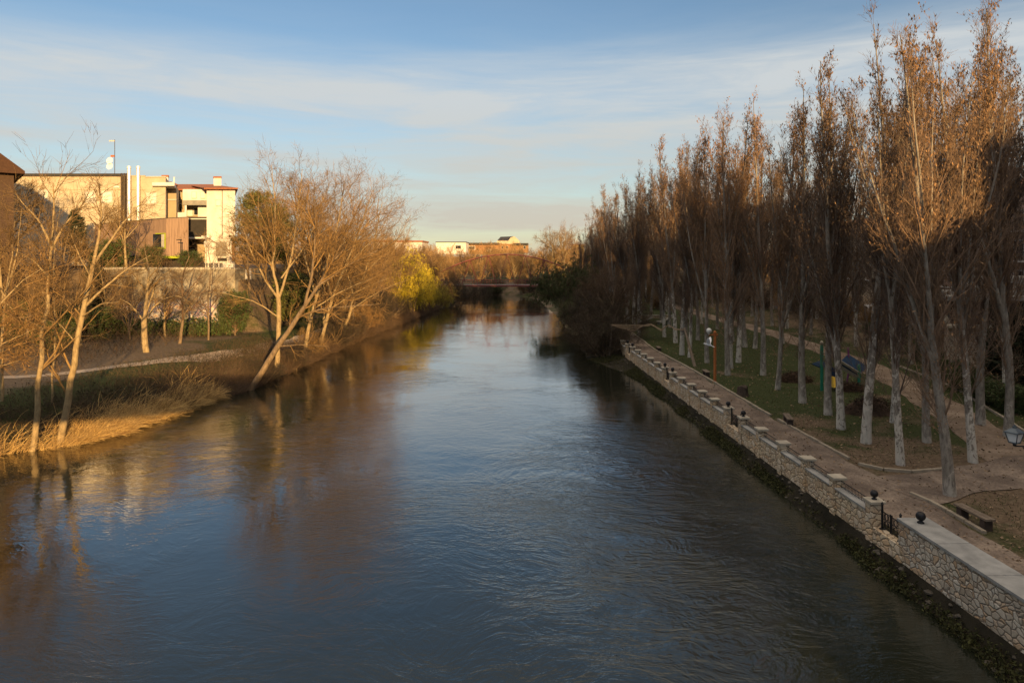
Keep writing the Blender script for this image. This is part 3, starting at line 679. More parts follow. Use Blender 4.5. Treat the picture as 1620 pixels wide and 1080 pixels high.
def gate(y0, y1, label):
    org = wl((y0+y1)/2, .2, PARK); t = thing('iron_gate', org, label, 'gate', 'black iron gates in the river wall')
    ym = (y0+y1)/2
    for a, c in ((y0, ym-.012), (ym+.012, y1)):
        mb = MB(); q = lambda y, z: wl(y, .2, z)-org
        for y in (a+.03, c-.03): mb.tube([q(y, 1.05), q(y, 1.66)], .022, 6)
        for z in (1.12, 1.38, 1.6): mb.tube([q(a+.03, z), q(c-.03, z)], .014, 5)
        for y in np.linspace(a+.03, c-.03, 6)[1:-1]: mb.tube([q(y, 1.1), q(y, 1.62)], .010, 5)
        yc = (a+c)/2; r = (c-a)*.22
        for zc in (1.25, 1.49):
            mb.tube([q(yc+r*cos(s), zc+.10*sin(s)) for s in np.linspace(0, 2*pi, 13)], .012, 5, cap=False)
        mb.build('gate_leaf', M_iron, t)
    for y in (y0+.0, y1-.0):
        mb = MB(); c = wl(y, .2, PARK)-org; mb.lathe(c, [(.1, .0), (.1, .03), (.035, .05), (.035, .82), (.05, .84), (.0, .92)], 10); mb.build('gate_post', M_iron, t)
    mb = MB(); wbox(mb, org, y0-.4, y1+.2, -.02, .30, .25, 1.012); mb.build('gate_sill', M_stone, t, bev=.02)
gate(21.5, 22.5, 'nearest black iron gate, beside the thick slab topped wall')
gate(35.15, 36.5, 'second nearest black iron gate in the river wall')
gate(48.5, 49.8, 'third black iron gate along the river wall')
gate(62.0, 63.3, 'farthest black iron gate, close to the riverside bush')
# landing slab and stones in the shallows
p = GP(1432, 881, .22); mb = MB(); mb.obox((0, 0, 0), (.52, .1, 0), (-.06, .36, 0), (0, 0, .07)); mb.obox((0, 0, -.35), (.4, .08, 0), (-.04, .28, 0), (0, 0, .28))
o = mb.build('landing_slab', M_cap, bev=.02, loc=p); tag(o, 'flat concrete landing slab at the water below the nearest gate', 'slab')
def rock(loc, s, label, seed, group='pale stones under the river wall'):
    g = np.random.default_rng(seed); mb = MB(); mb.ball((0, 0, 0), 1, 12, 8); V = np.array(mb.v)
    for _ in range(7):
        d = nrmz(g.normal(0, 1, 3)); V -= np.maximum((V@d)-g.uniform(.45, .8), 0)[:, None]*d*.85
    V *= np.array(s)*g.uniform(.9, 1.1, 3); mb.v = [tuple(v) for v in V]
    tag(mb.build('stone', M_cap, loc=loc, bev=.01), label, 'stone', group)
for i, (px, py, z, s, lab) in enumerate([(1385, 847, .35, .2, 'largest pale stone below the nearest gate'), (1398, 858, .28, .12, 'small pale stone beside the larger one below the nearest gate'),
        (1477, 916, .06, .2, 'pale stone in the shallows under the thick wall'), (1490, 928, .05, .12, 'flat grey stone just past the pale one under the thick wall'),
        (1151, 673, .42, .22, 'white stone lying under the second gate'), (1118, 679, .03, .16, 'white stone at the waterline left of the second gate'), (1467, 908, .1, .13, 'small stone touching the foot of the thick wall')]):
    rock(GP(px, py, z), (s, s*.8, s*.55), lab, 40+i)

# ------------------------------------------------------------------ things in the park
M_wood = simple('weathered_wood', (.2, .155, .115), (.10, .075, .055), 4, .9, bmp=.4, stretch=(1, 1, 6))
M_dark_wood = simple('dark_wood', (.075, .052, .04), (.035, .025, .02), 5, .9, bmp=.4)
M_concrete = simple('concrete', (.3, .28, .25), (.2, .19, .17), 3, .9, bmp=.2)
def bench(px, py, rz, label, L=1.5):
    p = GP(px, py, PARK); z = hz(p[0], p[1]); t = thing('park_bench', (p[0], p[1], z), label, 'bench', 'low wooden benches along the path kerb', rz)
    mb = MB(); mb.box(-L/2, L/2, -.17, -.005, .36, .43); mb.box(-L/2, L/2, .005, .17, .36, .43); mb.build('seat', M_wood, t, bev=.012)
    for s in (-1, 1):
        mb = MB(); x = s*(L/2-.22); mb.box(x-.11, x+.11, -.15, .15, -.02, .357); mb.build('leg', M_dark_wood, t, bev=.015)
bench(1541, 830, R(94), 'nearest low wooden bench, on a slab beside the grey path')
bench(1247, 669, R(78), 'low bench by the kerb gap with pale sand behind it', 1.4)
bench(1117, 596, R(88), 'low bench at the kerb near the rusty lamp post', 1.2)
bench(1042, 555, R(88), 'farthest low bench, at the kerb before the sagging net', 1.2)
# stump
p = GP(1175, 626, PARK); mb = MB(); g = np.random.default_rng(3); prof = [(.42, -.1), (.38, .05), (.33, .25), (.31, .5), (.29, .62), (.2, .64)]
mb.lathe((0, 0, 0), prof, 13); V = np.array(mb.v); an = np.arctan2(V[:, 1], V[:, 0]); V[:, :2] *= (1+.13*np.sin(an*3)+.08*np.sin(an*5+1))[:, None]; V[:, 2] += .06*np.sin(an*2)*(V[:, 2] > .4); mb.v = [tuple(v) for v in V]
tag(mb.build('tree_stump', M_dark_wood, loc=(p[0], p[1], hz(p[0], p[1])), bev=.01), 'dark cut tree stump standing on the lawn', 'stump')
# brush heaps
M_heap = simple('dead_leaf_heap', (.085, .052, .034), (.03, .02, .014), 9, .95, bmp=1.0)
def heap(px, py, sx_, sy_, h_, label, seed):
    p = GP(px, py, PARK); z = hz(p[0], p[1]); g = np.random.default_rng(seed); t = thing('brush_heap', (p[0], p[1], z), label, 'brush heap', 'heaps of dead leaves and brush')
    mb = MB(); n, k = 26, 9; V = []
    for i in range(k):
        rr = 1-i/(k-1)
        for j in range(n):
            a = 2*pi*j/n; q = rr*(1+.12*sin(3*a+seed)+.08*sin(5*a)); V.append((sx_*q*cos(a), sy_*q*sin(a), h_*(1-rr**2.2)*(1+.25*sin(2*a+i))+g.normal(0, .03)-.05))
    mb.add(V, [(i*n+j, i*n+(j+1) % n, (i+1)*n+(j+1) % n, (i+1)*n+j) for i in range(k-1) for j in range(n)]); mb.build('leaf_mound', M_heap, t, smooth=True)
    ge = Geo(); N = 520; rr = np.sqrt(g.random(N)); a = g.uniform(0, 2*pi, N); S = np.c_[sx_*rr*np.cos(a), sy_*rr*np.sin(a), h_*(1-rr**2.2)]
    P, Q = grow(g, S, np.c_[g.normal(0, 1, (N, 2)), g.uniform(0, .7, N)], g.uniform(.2, .6, N), np.full(N, .009), 4, -.03, .15, .5); ge.tubes(P, Q, 3)
    ge.leaves(g, along(g, P, 3), .1, 0, .6)
    put('brush', ge.mesh('brush', [M_twig_brown, M_heap]), t)
heap(1376, 655, 1.35, .8, .85, 'largest dark leaf heap, behind the slender white poplar', 5)
heap(1258, 603, 1.2, .6, .55, 'dark brush heap on the lawn left of the play structure', 6)
heap(1345, 618, .9, .5, .42, 'small dark heap beneath the tilted play panel', 8)
# rusty lamp post with globe
M_rust = simple('rusty_orange_paint', (.42, .14, .035), (.26, .085, .03), 5, .7)
M_globe = simple('white_globe', (.62, .62, .6), (.5, .5, .49), 3, .35, spec=.5)
p = GP(1131, 606, PARK); z = hz(p[0], p[1]); t = thing('lamp_post', (p[0], p[1], z), 'rusty orange post with short arm and white globe on the lawn', 'lamp post')
mb = MB(); mb.lathe((0, 0, 0), [(.17, 0), (.17, .05), (.10, .08), (.095, 3.45), (.11, 3.47), (.11, 3.6), (.04, 3.68)], 12); mb.build('pole', M_rust, t, smooth=False)
mb = MB(); mb.tube([(.2, 0, 3.4), (0, 0, 3.4), (-.42, 0, 3.38)], .055, 8); mb.build('arm', M_rust, t)
mb = MB(); mb.lathe((-.42, 0, 3.42), [(.06, 0), (.08, .05), (.08, .1)], 10); mb.ball((-.42, 0, 3.68), .19); mb.build('globe', M_globe, t, smooth=True)
# sagging net and its posts
M_net = simple('net_cord', (.34, .25, .17), (.24, .17, .11), 6, .9)
a = PX(968, 513, 66); c = PX(1083, 521, 58.5); q = GP(1100, 580, PARK)
t = thing('sagging_net', (c[0], c[1], PARK), 'tangled pale net sagging in waves above the lawn', 'net')
org = np.array([c[0], c[1], PARK]); mb = MB(); n = 90; g = np.random.default_rng(4)
keyx = [968, 1002, 1018, 1030, 1046, 1058, 1068, 1083]; top = [513, 514, 514.5, 512, 521, 513, 520, 521]; bot = [514.5, 524.5, 516, 514, 523.5, 514.5, 521.5, 522.5]
for j in range(5):
    pts = []; 
    for i in range(n):
        u = i/(n-1); px = 968+115*u; tt, bb = np.interp(px, keyx, top), np.interp(px, keyx, bot); f = j/4
        pyv = tt*(1-f)+bb*f+.5*sin(px*.28+j)*sin(pi*u)*(.4+f)+g.normal(0, .12); Yd = 66+(58.5-66)*u+.18*sin(px*.2+j*1.7)
        pts.append(PX(px, pyv, Yd)-org)
    mb.tube(pts, .017, 4)
mb.build('net_cord', M_net, t)
b = q-org; b[2] = -.1; top_ = np.array([0, 0, PX(1083, 519, 58.5)[2]-PARK])
o = MB().tube([b, b*.5+top_*.5, top_], [.14, .12, .1], 9).build('net_post', M_wood, t)
b2 = np.array([a[0]-.25, a[1], hz(a[0]-.25, a[1])])-org
MB().tube([b2, a-org], [.09, .07], 8).build('net_post', M_wood, t)
# play structure
M_green = simple('green_paint', (.02, .19, .11), (.015, .14, .085), 4, .5); M_navy = simple('navy_paint', (.014, .045, .10), (.01, .03, .07), 4, .5)
M_cream = simple('cream_panel', (.42, .37, .29), (.33, .29, .23), 3, .7); M_purple = simple('purple_paint', (.22, .025, .17), (.16, .02, .12), 4, .5); M_yellow = simple('yellow_paint', (.62, .38, .02), (.5, .3, .02), 4, .5)
Yp = 45.6; o0 = GP(1330, 618, PARK); Yp = o0[1]; t = thing('play_structure', o0, 'play structure with tilted cream and navy roof panels on green posts', 'play structure')
q = lambda px, py, dy=0: PX(px, py, Yp+dy)-o0
for px, ytop in ((1300, 547), (1359, 578)):
    c = q(px, 618); MB().lathe((c[0], c[1], 0), [(.1, -.05), (.1, q(px, ytop)[2]), (.05, q(px, ytop-2)[2])], 12).build('post', M_green, t)
MB().lathe((q(1300, 545)[0], 0, q(1300, 545)[2]), [(.05, 0), (.14, .1), (.05, .26)], 10).build('post_ball', M_cream, t, smooth=True)
MB().tube([q(1338, 618, .4), q(1343, 585, .6), q(1342, 550, .7)], .055, 8).build('curved_bar', M_purple, t)
def panel(nm, poly, dys, mats, parent):
    pts = np.array([q(*a, d) for a, d in zip(poly, dys)]); u = pts[1]-pts[0]; v = pts[3]-pts[0]; nn = np.cross(u, v); nn /= np.linalg.norm(nn)
    first = None
    for k, (f0, f1, m) in enumerate(mats):
        mb = MB(); mb.prism([pts[0]+v*f0, pts[1]+v*f0, pts[1]+v*f1, pts[0]+v*f1], nn*.06); ob = mb.build(nm if k == 0 else 'stripe', m, parent if first is None else first)
        first = first or ob
panel('roof_panel', [(1331, 570), (1342, 560), (1377, 581), (1363, 590)], (0, .9, .9, 0), [(0, 1, M_navy)], t)
panel('wall_panel', [(1331, 571), (1363, 591), (1360, 603), (1330, 583)], (-.1, -.1, .3, .3), [(0, .3, M_cream), (.3, .55, M_navy), (.55, 1, M_cream)], t)
panel('roof_panel', [(1284, 575), (1301, 569), (1305, 573), (1300, 582)], (0, .6, .6, 0), [(0, 1, M_navy)], t)
panel('side_panel', [(1312, 580), (1326, 582), (1326, 600), (1312, 598)], (.7, .7, .7, .7), [(0, 1, M_navy)], t)
MB().prism([q(1318, 597, .2), q(1323, 597, .2), q(1325, 613, -.3), q(1319, 613, -.3)], (0, .5, 0)).build('slide', M_yellow, t)
# street lantern on a bracket
M_lant = simple('lantern_grey_metal', (.10, .125, .15), (.07, .085, .1), 4, .45, .5); M_glassw = simple('frosted_glass', (.68, .7, .72), (.6, .62, .64), 2, .3, spec=.5)
Yl = 21.0; c = PX(1605, 700, Yl); gx0 = PX(1638, 700, Yl); base = np.array([gx0[0], Yl, hz(gx0[0], Yl)])
t = thing('street_lantern', base, 'grey four sided street lantern with white panes on an iron bracket', 'street lamp')
lc = c-base; mb = MB(); mb.lathe((0, 0, 0), [(.16, 0), (.16, .3), (.07, .36), (.05, .5), (.045, lc[2]-.1), (.06, lc[2]-.06), (.02, lc[2]+.05)], 12); mb.build('pole', M_iron, t)
mb = MB(); mb.tube([(0, 0, lc[2]-.12), (lc[0], 0, lc[2]-.1)], .022, 6); mb.tube([(0, 0, lc[2]-.5), (lc[0]*.3, 0, lc[2]-.4), (lc[0]*.6, 0, lc[2]-.13)], .016, 6); mb.tube([(lc[0], 0, lc[2]-.1), (lc[0], 0, lc[2]+.02)], .05, 8); mb.build('bracket', M_iron, t)
def frus(mb, z0, h0, z1, h1, ins=0):
    z = lc[2]; V = [(lc[0]+sx_*h*1.0, sy_*h, z+zz) for zz, h in ((z0, h0), (z1, h1)) for sx_, sy_ in ((-1, -1), (1, -1), (1, 1), (-1, 1))]
    ca, sa = cos(.45), sin(.45); V = [(lc[0]+(x-lc[0])*ca-y*sa, (x-lc[0])*sa+y*ca, zz) for x, y, zz in V]
    return mb.add(V, [(0,3,2,1), (4,5,6,7), (0,1,5,4), (1,2,6,5), (2,3,7,6), (3,0,4,7)]), V
mb = MB(); frus(mb, .03, .105, .30, .165); mb.build('pane', M_glassw, t)
mb = MB(); _, V = frus(MB(), .0, .105, .305, .175)
for i in range(4): mb.tube([V[i], V[i+4]], .014, 5); mb.tube([V[i], V[(i+1) % 4]], .014, 5)
frus(mb, -.01, .115, .025, .115); mb.build('frame', M_lant, t)
mb = MB(); frus(mb, .302, .205, .335, .2); frus(mb, .336, .19, .45, .07); mb.lathe((lc[0], 0, lc[2]+.45), [(.06, 0), (.06, .05), (.03, .06), (.03, .1)], 8); mb.build('roof', M_lant, t)
# low wall and slanted concrete loungers at the far lawn
p0, p1 = GP(985, 499, 1.3), GP(1068, 498, 1.3); p0[1] = p1[1] = 98; p0[0] = (985-810)/F*98; p1[0] = (1068-810)/F*98
z = hz((p0[0]+p1[0])/2, 98); t = thing('low_wall', ((p0[0]+p1[0])/2, 98, z), 'low pale wall behind the slanted loungers on the far lawn', 'wall'); L = (p1[0]-p0[0])/2
MB().box(-L, L, -.15, .15, -.3, .42).build('wall_body', M_stone, t); MB().box(-L-.05, L+.05, -.2, .2, .422, .5).build('coping', M_cap, t, bev=.01)
for px, py, L, lab in ((985, 513, 1.7, 'leftmost slanted concrete lounger before the low wall'), (1019, 513, 1.7, 'middle slanted concrete lounger behind the sagging net'), (1051, 513, 2.0, 'rightmost slanted concrete lounger, tilted steepest')):
    p = GP(px, py, 1.0); z = hz(p[0], p[1]); t = thing('sun_lounger', (p[0], p[1], z), lab, 'lounger', 'slanted concrete loungers on the far lawn')
    st = .5 if L < 1.9 else .75
    MB().prism([(-L/2, -.45, .3), (-L*.05, -.45, .3), (-L*.05, -.45, .42), (-L/2, -.45, .42)], (0, .9, 0)).build('seat', M_concrete, t, bev=.015)
    MB().prism([(-L*.05+.004, -.45, .3), (L/2, -.45, .3+L*.55*st), (L/2, -.45, .42+L*.55*st), (-L*.05+.004, -.45, .42)], (0, .9, 0)).build('backrest', M_concrete, t, bev=.015)
    for x in (-L*.38, L*.22): MB().box(x-.09, x+.09, -.36, .36, -.05, .298+max(0, x)*.4).build('leg', M_concrete, t)
# pigeon in flight
M_white = simple('white_feather', (.75, .75, .77), (.62, .62, .65), 6, .7); M_beak = simple('beak', (.3, .2, .15), None, 5, .6)
t = thing('white_pigeon', PX(1121, 545, 36), 'white pigeon flying past the rusty lamp post with raised wings', 'bird')
t.rotation_euler = (0, 0, R(-25))
mb = MB(); mb.tube([(-.2, 0, .03), (-.13, 0, .03), (-.05, 0, .02), (.04, 0, 0), (.11, 0, -.03), (.16, 0, -.06)], [.025, .045, .06, .07, .05, .02], 12)
mb.ball((-.22, 0, .045), .036, 12, 8); mb.prism([(.13, -.02, -.05), (.3, -.075, -.12), (.3, .075, -.12), (.13, .02, -.05)], (0, 0, .012)); mb.build('body', M_white, t, smooth=True)
MB().lathe((0, 0, 0), [(.012, 0), (.001, .03)], 6).build('beak', M_beak, t).location = (-.26, 0, .035)
for s in (-1, 1):
    pl = [(-.07, .04, .03), (-.10, .14, .16), (-.05, .26, .30), (.04, .36, .38), (.10, .30, .28), (.11, .2, .17), (.10, .1, .07), (.07, .04, .02)]
    mb = MB(); mb.prism([(x, s*y, z) for x, y, z in pl], (.004, 0, .012)); mb.build('wing', M_white, t)
# recycling containers across the street
for i, (px, m, lab) in enumerate(((1158.5, M_yellow, 'leftmost yellow recycling container by the street'), (1171, M_yellow, 'middle yellow recycling container by the street'), (1181, M_yellow, 'rightmost yellow recycling container by the street'), (1190, simple('blue_paint', (.03, .13, .36), None, 4, .5), 'blue recycling container by the street'))):
    Y = 116; x = (px-810)/F*Y; z = hz(x, Y); t = thing('recycling_container', (x, Y, z), lab, 'container', 'recycling containers by the street')
    MB().box(-.55, .55, -.5, .5, .1, .85).build('body', M_concrete, t, bev=.05)
    MB().prism([(-.58, -.53, .852), (.58, -.53, .852), (.5, -.45, 1.75), (-.5, -.45, 1.75)], (0, .98, 0)).build('lid', m, t, bev=.05)
# parked cars
M_carw = simple('car_paint_white', (.6, .6, .62), (.57, .57, .59), 1, .25, spec=.6); M_carg = simple('car_paint_silver', (.3, .31, .33), (.28, .29, .31), 1, .25, .5, spec=.6)
M_glass = simple('dark_glass', (.02, .024, .03), (.015, .018, .022), 2, .08, spec=.8); M_tyre = simple('tyre', (.02, .02, .02), None, 4, .9); M_red = simple('red_lens', (.5, .02, .02), None, 4, .3, spec=.6); M_plate = simple('number_plate', (.6, .6, .58), None, 4, .5)
def car(x, y, rz, paint, label, van=False):
    z = hz(x, y)+.02; t = thing('parked_car', (x, y, z), label, 'car', 'cars parked along the street', rz); H = 1.95 if van else 1.47; L = 4.4; W = .88
    prof = [(-2.2, .35), (-2.2, .75), (-2.12, 1.0), (-2.0, 1.05), (-1.85, H-.1), (-1.5, H), (.3, H), (.65, H-.1), (1.15, 1.02), (2.0, .85), (2.2, .65), (2.2, .35)]
    V = []; n = len(prof)
    for s, f in ((-W, 0), (W, 0)):
        for px, pz in prof: V.append((px, s*(1-.16*max(0, (pz-.95))/.9), pz))
    mb = MB().add(V, [tuple(range(n)), tuple(range(n, 2*n))[::-1]]+[(i, i+n, (i+1) % n+n, (i+1) % n) for i in range(n)]); body = mb.build('body', paint, t, bev=.06)
    wz = lambda x_, z_: (x_, z_)
    for s in (-1, 1):
        f = lambda x_, z_: (x_, s*(W*(1-.16*max(0, z_-.95)/.9)+.004), z_)
        MB().prism([f(-1.75, 1.08), f(.95, 1.08), f(.5, H-.14), f(-1.6, H-.14)], (0, s*.008, 0)).build('side_window', M_glass, t)
        for wx_ in (-1.35, 1.38):
            mb = MB(); mb.tube([(wx_, s*(W-.16), .32), (wx_, s*(W+.01), .32)], .32, 18); wh = mb.build('wheel', M_tyre, t)
            MB().tube([(wx_, s*(W+.011), .32), (wx_, s*(W+.02), .32)], .19, 12).build('rim', M_carg, wh)
        MB().box(-2.225, -2.1, min(s*.6, s*.85), max(s*.6, s*.85), .78, .95).build('tail_light', M_red, t)
    MB().prism([(-2.035, -.66, 1.08), (-2.035, .66, 1.08), (-1.895, .6, H-.14), (-1.895, -.6, H-.14)], (-.03, 0, .005)).build('rear_window', M_glass, t)
    MB().prism([(1.1, -.68, 1.08), (1.1, .68, 1.08), (.72, .62, H-.14), (.72, -.62, H-.14)], (.03, 0, .01)).build('windscreen', M_glass, t)
    MB().box(-2.23, -2.201, -.26, .26, .56, .68).build('number_plate', M_plate, t); MB().box(-2.26, 2.26, -.8, .8, .28, .5).build('bumper', paint, t, bev=.04)
car(43.6, 84, R(90), M_carw, 'white van parked on the street, its rear with red lights showing', True)
car(46.5, 76, R(90), M_carg, 'silver car parked in the street between the grove trunks')
car(43.2, 96, R(90), M_carw, 'white car parked beyond the white van')
# ------------------------------------------------------------------ buildings of the left terrace
TZ = 8.6
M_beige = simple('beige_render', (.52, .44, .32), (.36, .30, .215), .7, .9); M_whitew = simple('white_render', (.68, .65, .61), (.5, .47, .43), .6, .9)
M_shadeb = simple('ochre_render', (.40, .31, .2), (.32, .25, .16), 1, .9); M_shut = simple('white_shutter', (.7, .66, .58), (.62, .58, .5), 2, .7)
M_dkroof = simple('dark_roof_edge', (.05, .045, .04), (.03, .028, .025), 3, .8); M_tile = simple('terracotta_tile', (.33, .125, .055), (.2, .075, .035), 6, .85, bmp=.5)
M_steel = simple('steel_flue', (.72, .72, .72), (.6, .6, .6), 2, .4, .35, spec=.6); M_brownp = simple('brown_pipe', (.06, .042, .03), None, 3, .6)
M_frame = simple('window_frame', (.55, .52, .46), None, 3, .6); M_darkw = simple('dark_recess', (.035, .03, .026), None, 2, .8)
M_plank, n_, b_ = nodes_mat('timber_cladding')
v_ = coords(n_, 'Object', (7, 7, .25)); f_ = noise(n_, v_, 2.2, 4); sep_ = n_.nodes.new('ShaderNodeSeparateXYZ'); n_.links.new(coords(n_), sep_.inputs[0])
st_ = nmath(n_, 'FRACT', nmath(n_, 'MULTIPLY', sep_.outputs[0], 4.0)); c_ = ramp(n_, f_, [(.3, (.17, .105, .07)), (.7, (.34, .225, .155))])
n_.links.new(mixc(n_, ramp(n_, st_, [(.0, (1,1,1)), (.05, (0,0,0)), (.96, (0,0,0)), (1, (1,1,1))]), c_, (.07, .045, .03)), b_.inputs['Base Color']); b_.inputs['Roughness'].default_value = .85
M_lime = simple('lime_paint', (.36, .42, .015), (.3, .35, .012), 3, .6); M_brickl = simple('orange_brick', (.36, .19, .085), (.26, .13, .06), 4, .9)
def bx(px, Y): return (px-810)/F*Y
def bz(py, Y): return CAMZ-(py-HZ)/F*Y
# the terrace houses stand askew to the river, their side walls running back at about 24 degrees
class Bld:
    sk = 0.
    def __init__(s, name, px, Y, z, label, cat='building', group=None):
        s.o = np.array([bx(px, Y), Y, z]); s.t = thing(name, s.o, label, cat, group)
    def blk(s, nm, mat, px0, px1, py0, py1, Y, dep, parent=None, bev=0):
        """a block whose front face is seen at pixels (px0..px1, py0..py1) at distance Y"""
        x0, x1, y0, z0, z1 = bx(px0, Y)-s.o[0], bx(px1, Y)-s.o[0], Y-s.o[1], bz(py1, Y)-s.o[2], bz(py0, Y)-s.o[2]; e = s.sk*dep
        mb = MB().add([(x0,y0,z0),(x1,y0,z0),(x1+e,y0+dep,z0),(x0+e,y0+dep,z0),(x0,y0,z1),(x1,y0,z1),(x1+e,y0+dep,z1),(x0+e,y0+dep,z1)], [(0,3,2,1),(4,5,6,7),(0,1,5,4),(1,2,6,5),(2,3,7,6),(3,0,4,7)]); return mb.build(nm, mat, parent or s.t, bev=bev)
    def win(s, px0, px1, py0, py1, Y, shut=None, fm=None):
        f = s.blk('window', fm or M_frame, px0, px1, py0, py1, Y-.06, .1)
        w_ = (px1-px0)*.10; h_ = (py1-py0)*.09
        s.blk('shutter' if shut else 'pane', shut or M_glass, px0+w_, px1-w_, py0+h_, py1-h_, Y-.075, .1, f)
        return f
Yb = 84
b = Bld('beige_block', 150, Yb, TZ, 'long flat roofed beige block with two steel flues on its front'); b.sk = -.44
b.blk('wall', M_beige, 14, 262, 279, 420, Yb, 14)
b.blk('roof_edge', M_dkroof, 10, 192, 274.5, 278.7, Yb-.25, 14.5); b.blk('roof_edge', M_beige, 192.3, 230, 277.5, 278.8, Yb-.1, 14)
for px in (134, 160.5): b.win(px, px+18, 302, 321, Yb, M_shut)
b.win(231, 248, 305, 323, Yb, M_shut); b.win(60, 77, 300, 319, Yb, M_shut); 
for px in (194.5, 198.8, 203): MB().lathe((bx(px, Yb)-b.o[0], -.25, 0), [(.13, .0), (.13, bz(277, Yb)-TZ), (.17, bz(276, Yb)-TZ), (.1, bz(274.5, Yb)-TZ)], 10).build('drain_pipe', M_brownp, b.t)
for px in (207.7, 222): MB().lathe((bx(px, Yb)-b.o[0], -.5, .0), [(.2, 0), (.2, bz(268, Yb)-TZ), (.25, bz(267.6, Yb)-TZ), (.25, bz(264.5, Yb)-TZ), (.1, bz(263, Yb)-TZ)], 14).build('flue', M_steel, b.t, smooth=False)
for pz in (300, 328): b.blk('string_course', M_shadeb, 14, 230, pz, pz+.9, Yb-.03, .1)
for pw in (44, 80, 116, 186): b.blk('wall_joint', M_shadeb, pw, pw+.5, 280, 410, Yb-.012, .1)
b.blk('gutter', M_frame, 230, 262.5, 278.9, 280.2, Yb-.2, .3)
b.blk('vent_box', M_whitew, 180, 189, 294, 297, Yb-.15, .2)
c = np.array([bx(181.5, Yb+1)-b.o[0], 1., 0.]); m_ = MB().tube([c+np.array([0, 0, bz(280, Yb)-TZ]), c+np.array([0, 0, bz(221, 85)-TZ])], .035, 6).build('antenna_mast', M_brownp, b.t)
for py, w_, mt in ((255, 1.0, M_white), (264, 1.2, M_white)):
    z = bz(py, 85)-TZ; MB().lathe((0, 0, 0), [(.05, 0), (.28, .07), (.42, .18), (.43, .2)], 14).build('dish', mt, m_).location = c+np.array([-.45, -.1, z])
    ob = m_.children[-1]; ob.rotation_euler = (R(75), R(-25), 0)
MB().box(-.5, -.02, -.04, .04, -.12, .12).build('aerial_panel', M_rust, m_).location = c+np.array([0, 0, bz(247, 85)-TZ])
MB().box(-.7, -.02, -.03, .03, -.08, .08).build('aerial_panel', M_frame, m_).location = c+np.array([0, 0, bz(223, 85)-TZ])
# recessed stair block
b = Bld('stair_block', 270, 88, TZ, 'narrow ochre stair block with white canopy slab beside the beige block'); b.sk = -.44
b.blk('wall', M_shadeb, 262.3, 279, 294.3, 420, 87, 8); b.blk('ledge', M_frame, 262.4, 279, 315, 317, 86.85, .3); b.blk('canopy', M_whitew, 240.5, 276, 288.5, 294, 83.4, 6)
b.blk('post', M_whitew, 238.5, 241, 279, 294, 84.4, .3); b.blk('post', M_whitew, 274.5, 276.6, 280, 294, 84.4, .3); b.blk('balcony', M_whitew, 281, 293.5, 336, 346, 85.5, 2.5); b.blk('post', M_whitew, 292, 295.2, 325, 346, 85.4, .3)
# apartment house
b = Bld('apartment_house', 325, 92, TZ, 'white apartment house with terracotta roof and recessed balconies'); b.sk = -.44
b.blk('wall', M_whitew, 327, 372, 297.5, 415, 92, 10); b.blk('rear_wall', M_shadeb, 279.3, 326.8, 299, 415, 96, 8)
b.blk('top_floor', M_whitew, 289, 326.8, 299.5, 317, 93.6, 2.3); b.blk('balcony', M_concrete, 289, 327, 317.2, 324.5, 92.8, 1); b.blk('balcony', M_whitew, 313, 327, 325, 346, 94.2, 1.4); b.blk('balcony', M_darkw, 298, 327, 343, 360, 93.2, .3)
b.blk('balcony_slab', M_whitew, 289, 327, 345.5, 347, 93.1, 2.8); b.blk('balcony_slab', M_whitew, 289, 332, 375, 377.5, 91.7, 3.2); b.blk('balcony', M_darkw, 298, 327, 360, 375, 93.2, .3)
b.win(296, 305, 331, 342, 95.9, M_shut); b.win(306, 317, 328, 341, 95.9); b.win(299, 309, 378, 395, 95.9, None); b.win(280.5, 286, 301, 318, 95.9); b.win(281, 287, 322, 335, 95.9); b.win(303, 311, 303, 314, 93.5, M_shut); b.win(317, 325, 303, 314, 93.5, M_shut)
b.win(339, 360.5, 380, 408, 91.9, simple('grey_blind', (.25, .22, .18), (.18, .16, .13), 8, .8)); b.win(341, 350, 316, 326, 91.95, M_shut); b.win(356, 364, 330, 340, 91.95, M_shut)
b.blk('drain_pipe', M_brownp, 351, 352, 300, 378, 91.8, .1); b.blk('ground_floor', M_brickl, 367, 372.2, 380, 413, 91.92, .3); b.blk('door', M_darkw, 344, 359, 392, 413, 91.85, .1)
def hip(px0, px1, pye, pyr, Y, dep, ov, rx0, rx1):
    x0, x1, z0, z1 = bx(px0, Y)-b.o[0], bx(px1, Y)-b.o[0], bz(pye, Y)-TZ, bz(pyr, Y)-TZ; y0, y1 = Y-b.o[1], Y+dep-b.o[1]; ym = (y0+y1)/2
    a0, a1 = bx(rx0, Y)-b.o[0], bx(rx1, Y)-b.o[0]
    e = b.sk*dep
    return MB().add([(x0, y0, z0), (x1, y0, z0), (x1+e, y1, z0), (x0+e, y1, z0), (a0+e/2, ym, z1), (a1+e/2, ym, z1), (x0, y0, z0-.18), (x1, y0, z0-.18), (x1+e, y1, z0-.18), (x0+e, y1, z0-.18)],
        [(0, 1, 5, 4), (1, 2, 5), (2, 3, 4, 5), (3, 0, 4), (6, 7, 1, 0), (7, 8, 2, 1), (8, 9, 3, 2), (9, 6, 0, 3), (9, 8, 7, 6)])
rf = hip(322.5, 376.5, 297.2, 286.5, 91.2, 12, .5, 300, 352).build('roof', M_tile, b.t)
hip(276, 330, 299, 285.5, 95, 10, .5, 262, 340).build('roof', M_tile, b.t); hip(226, 280, 291, 282, 97, 9, .5, 238, 268).build('roof', M_tile, b.t)
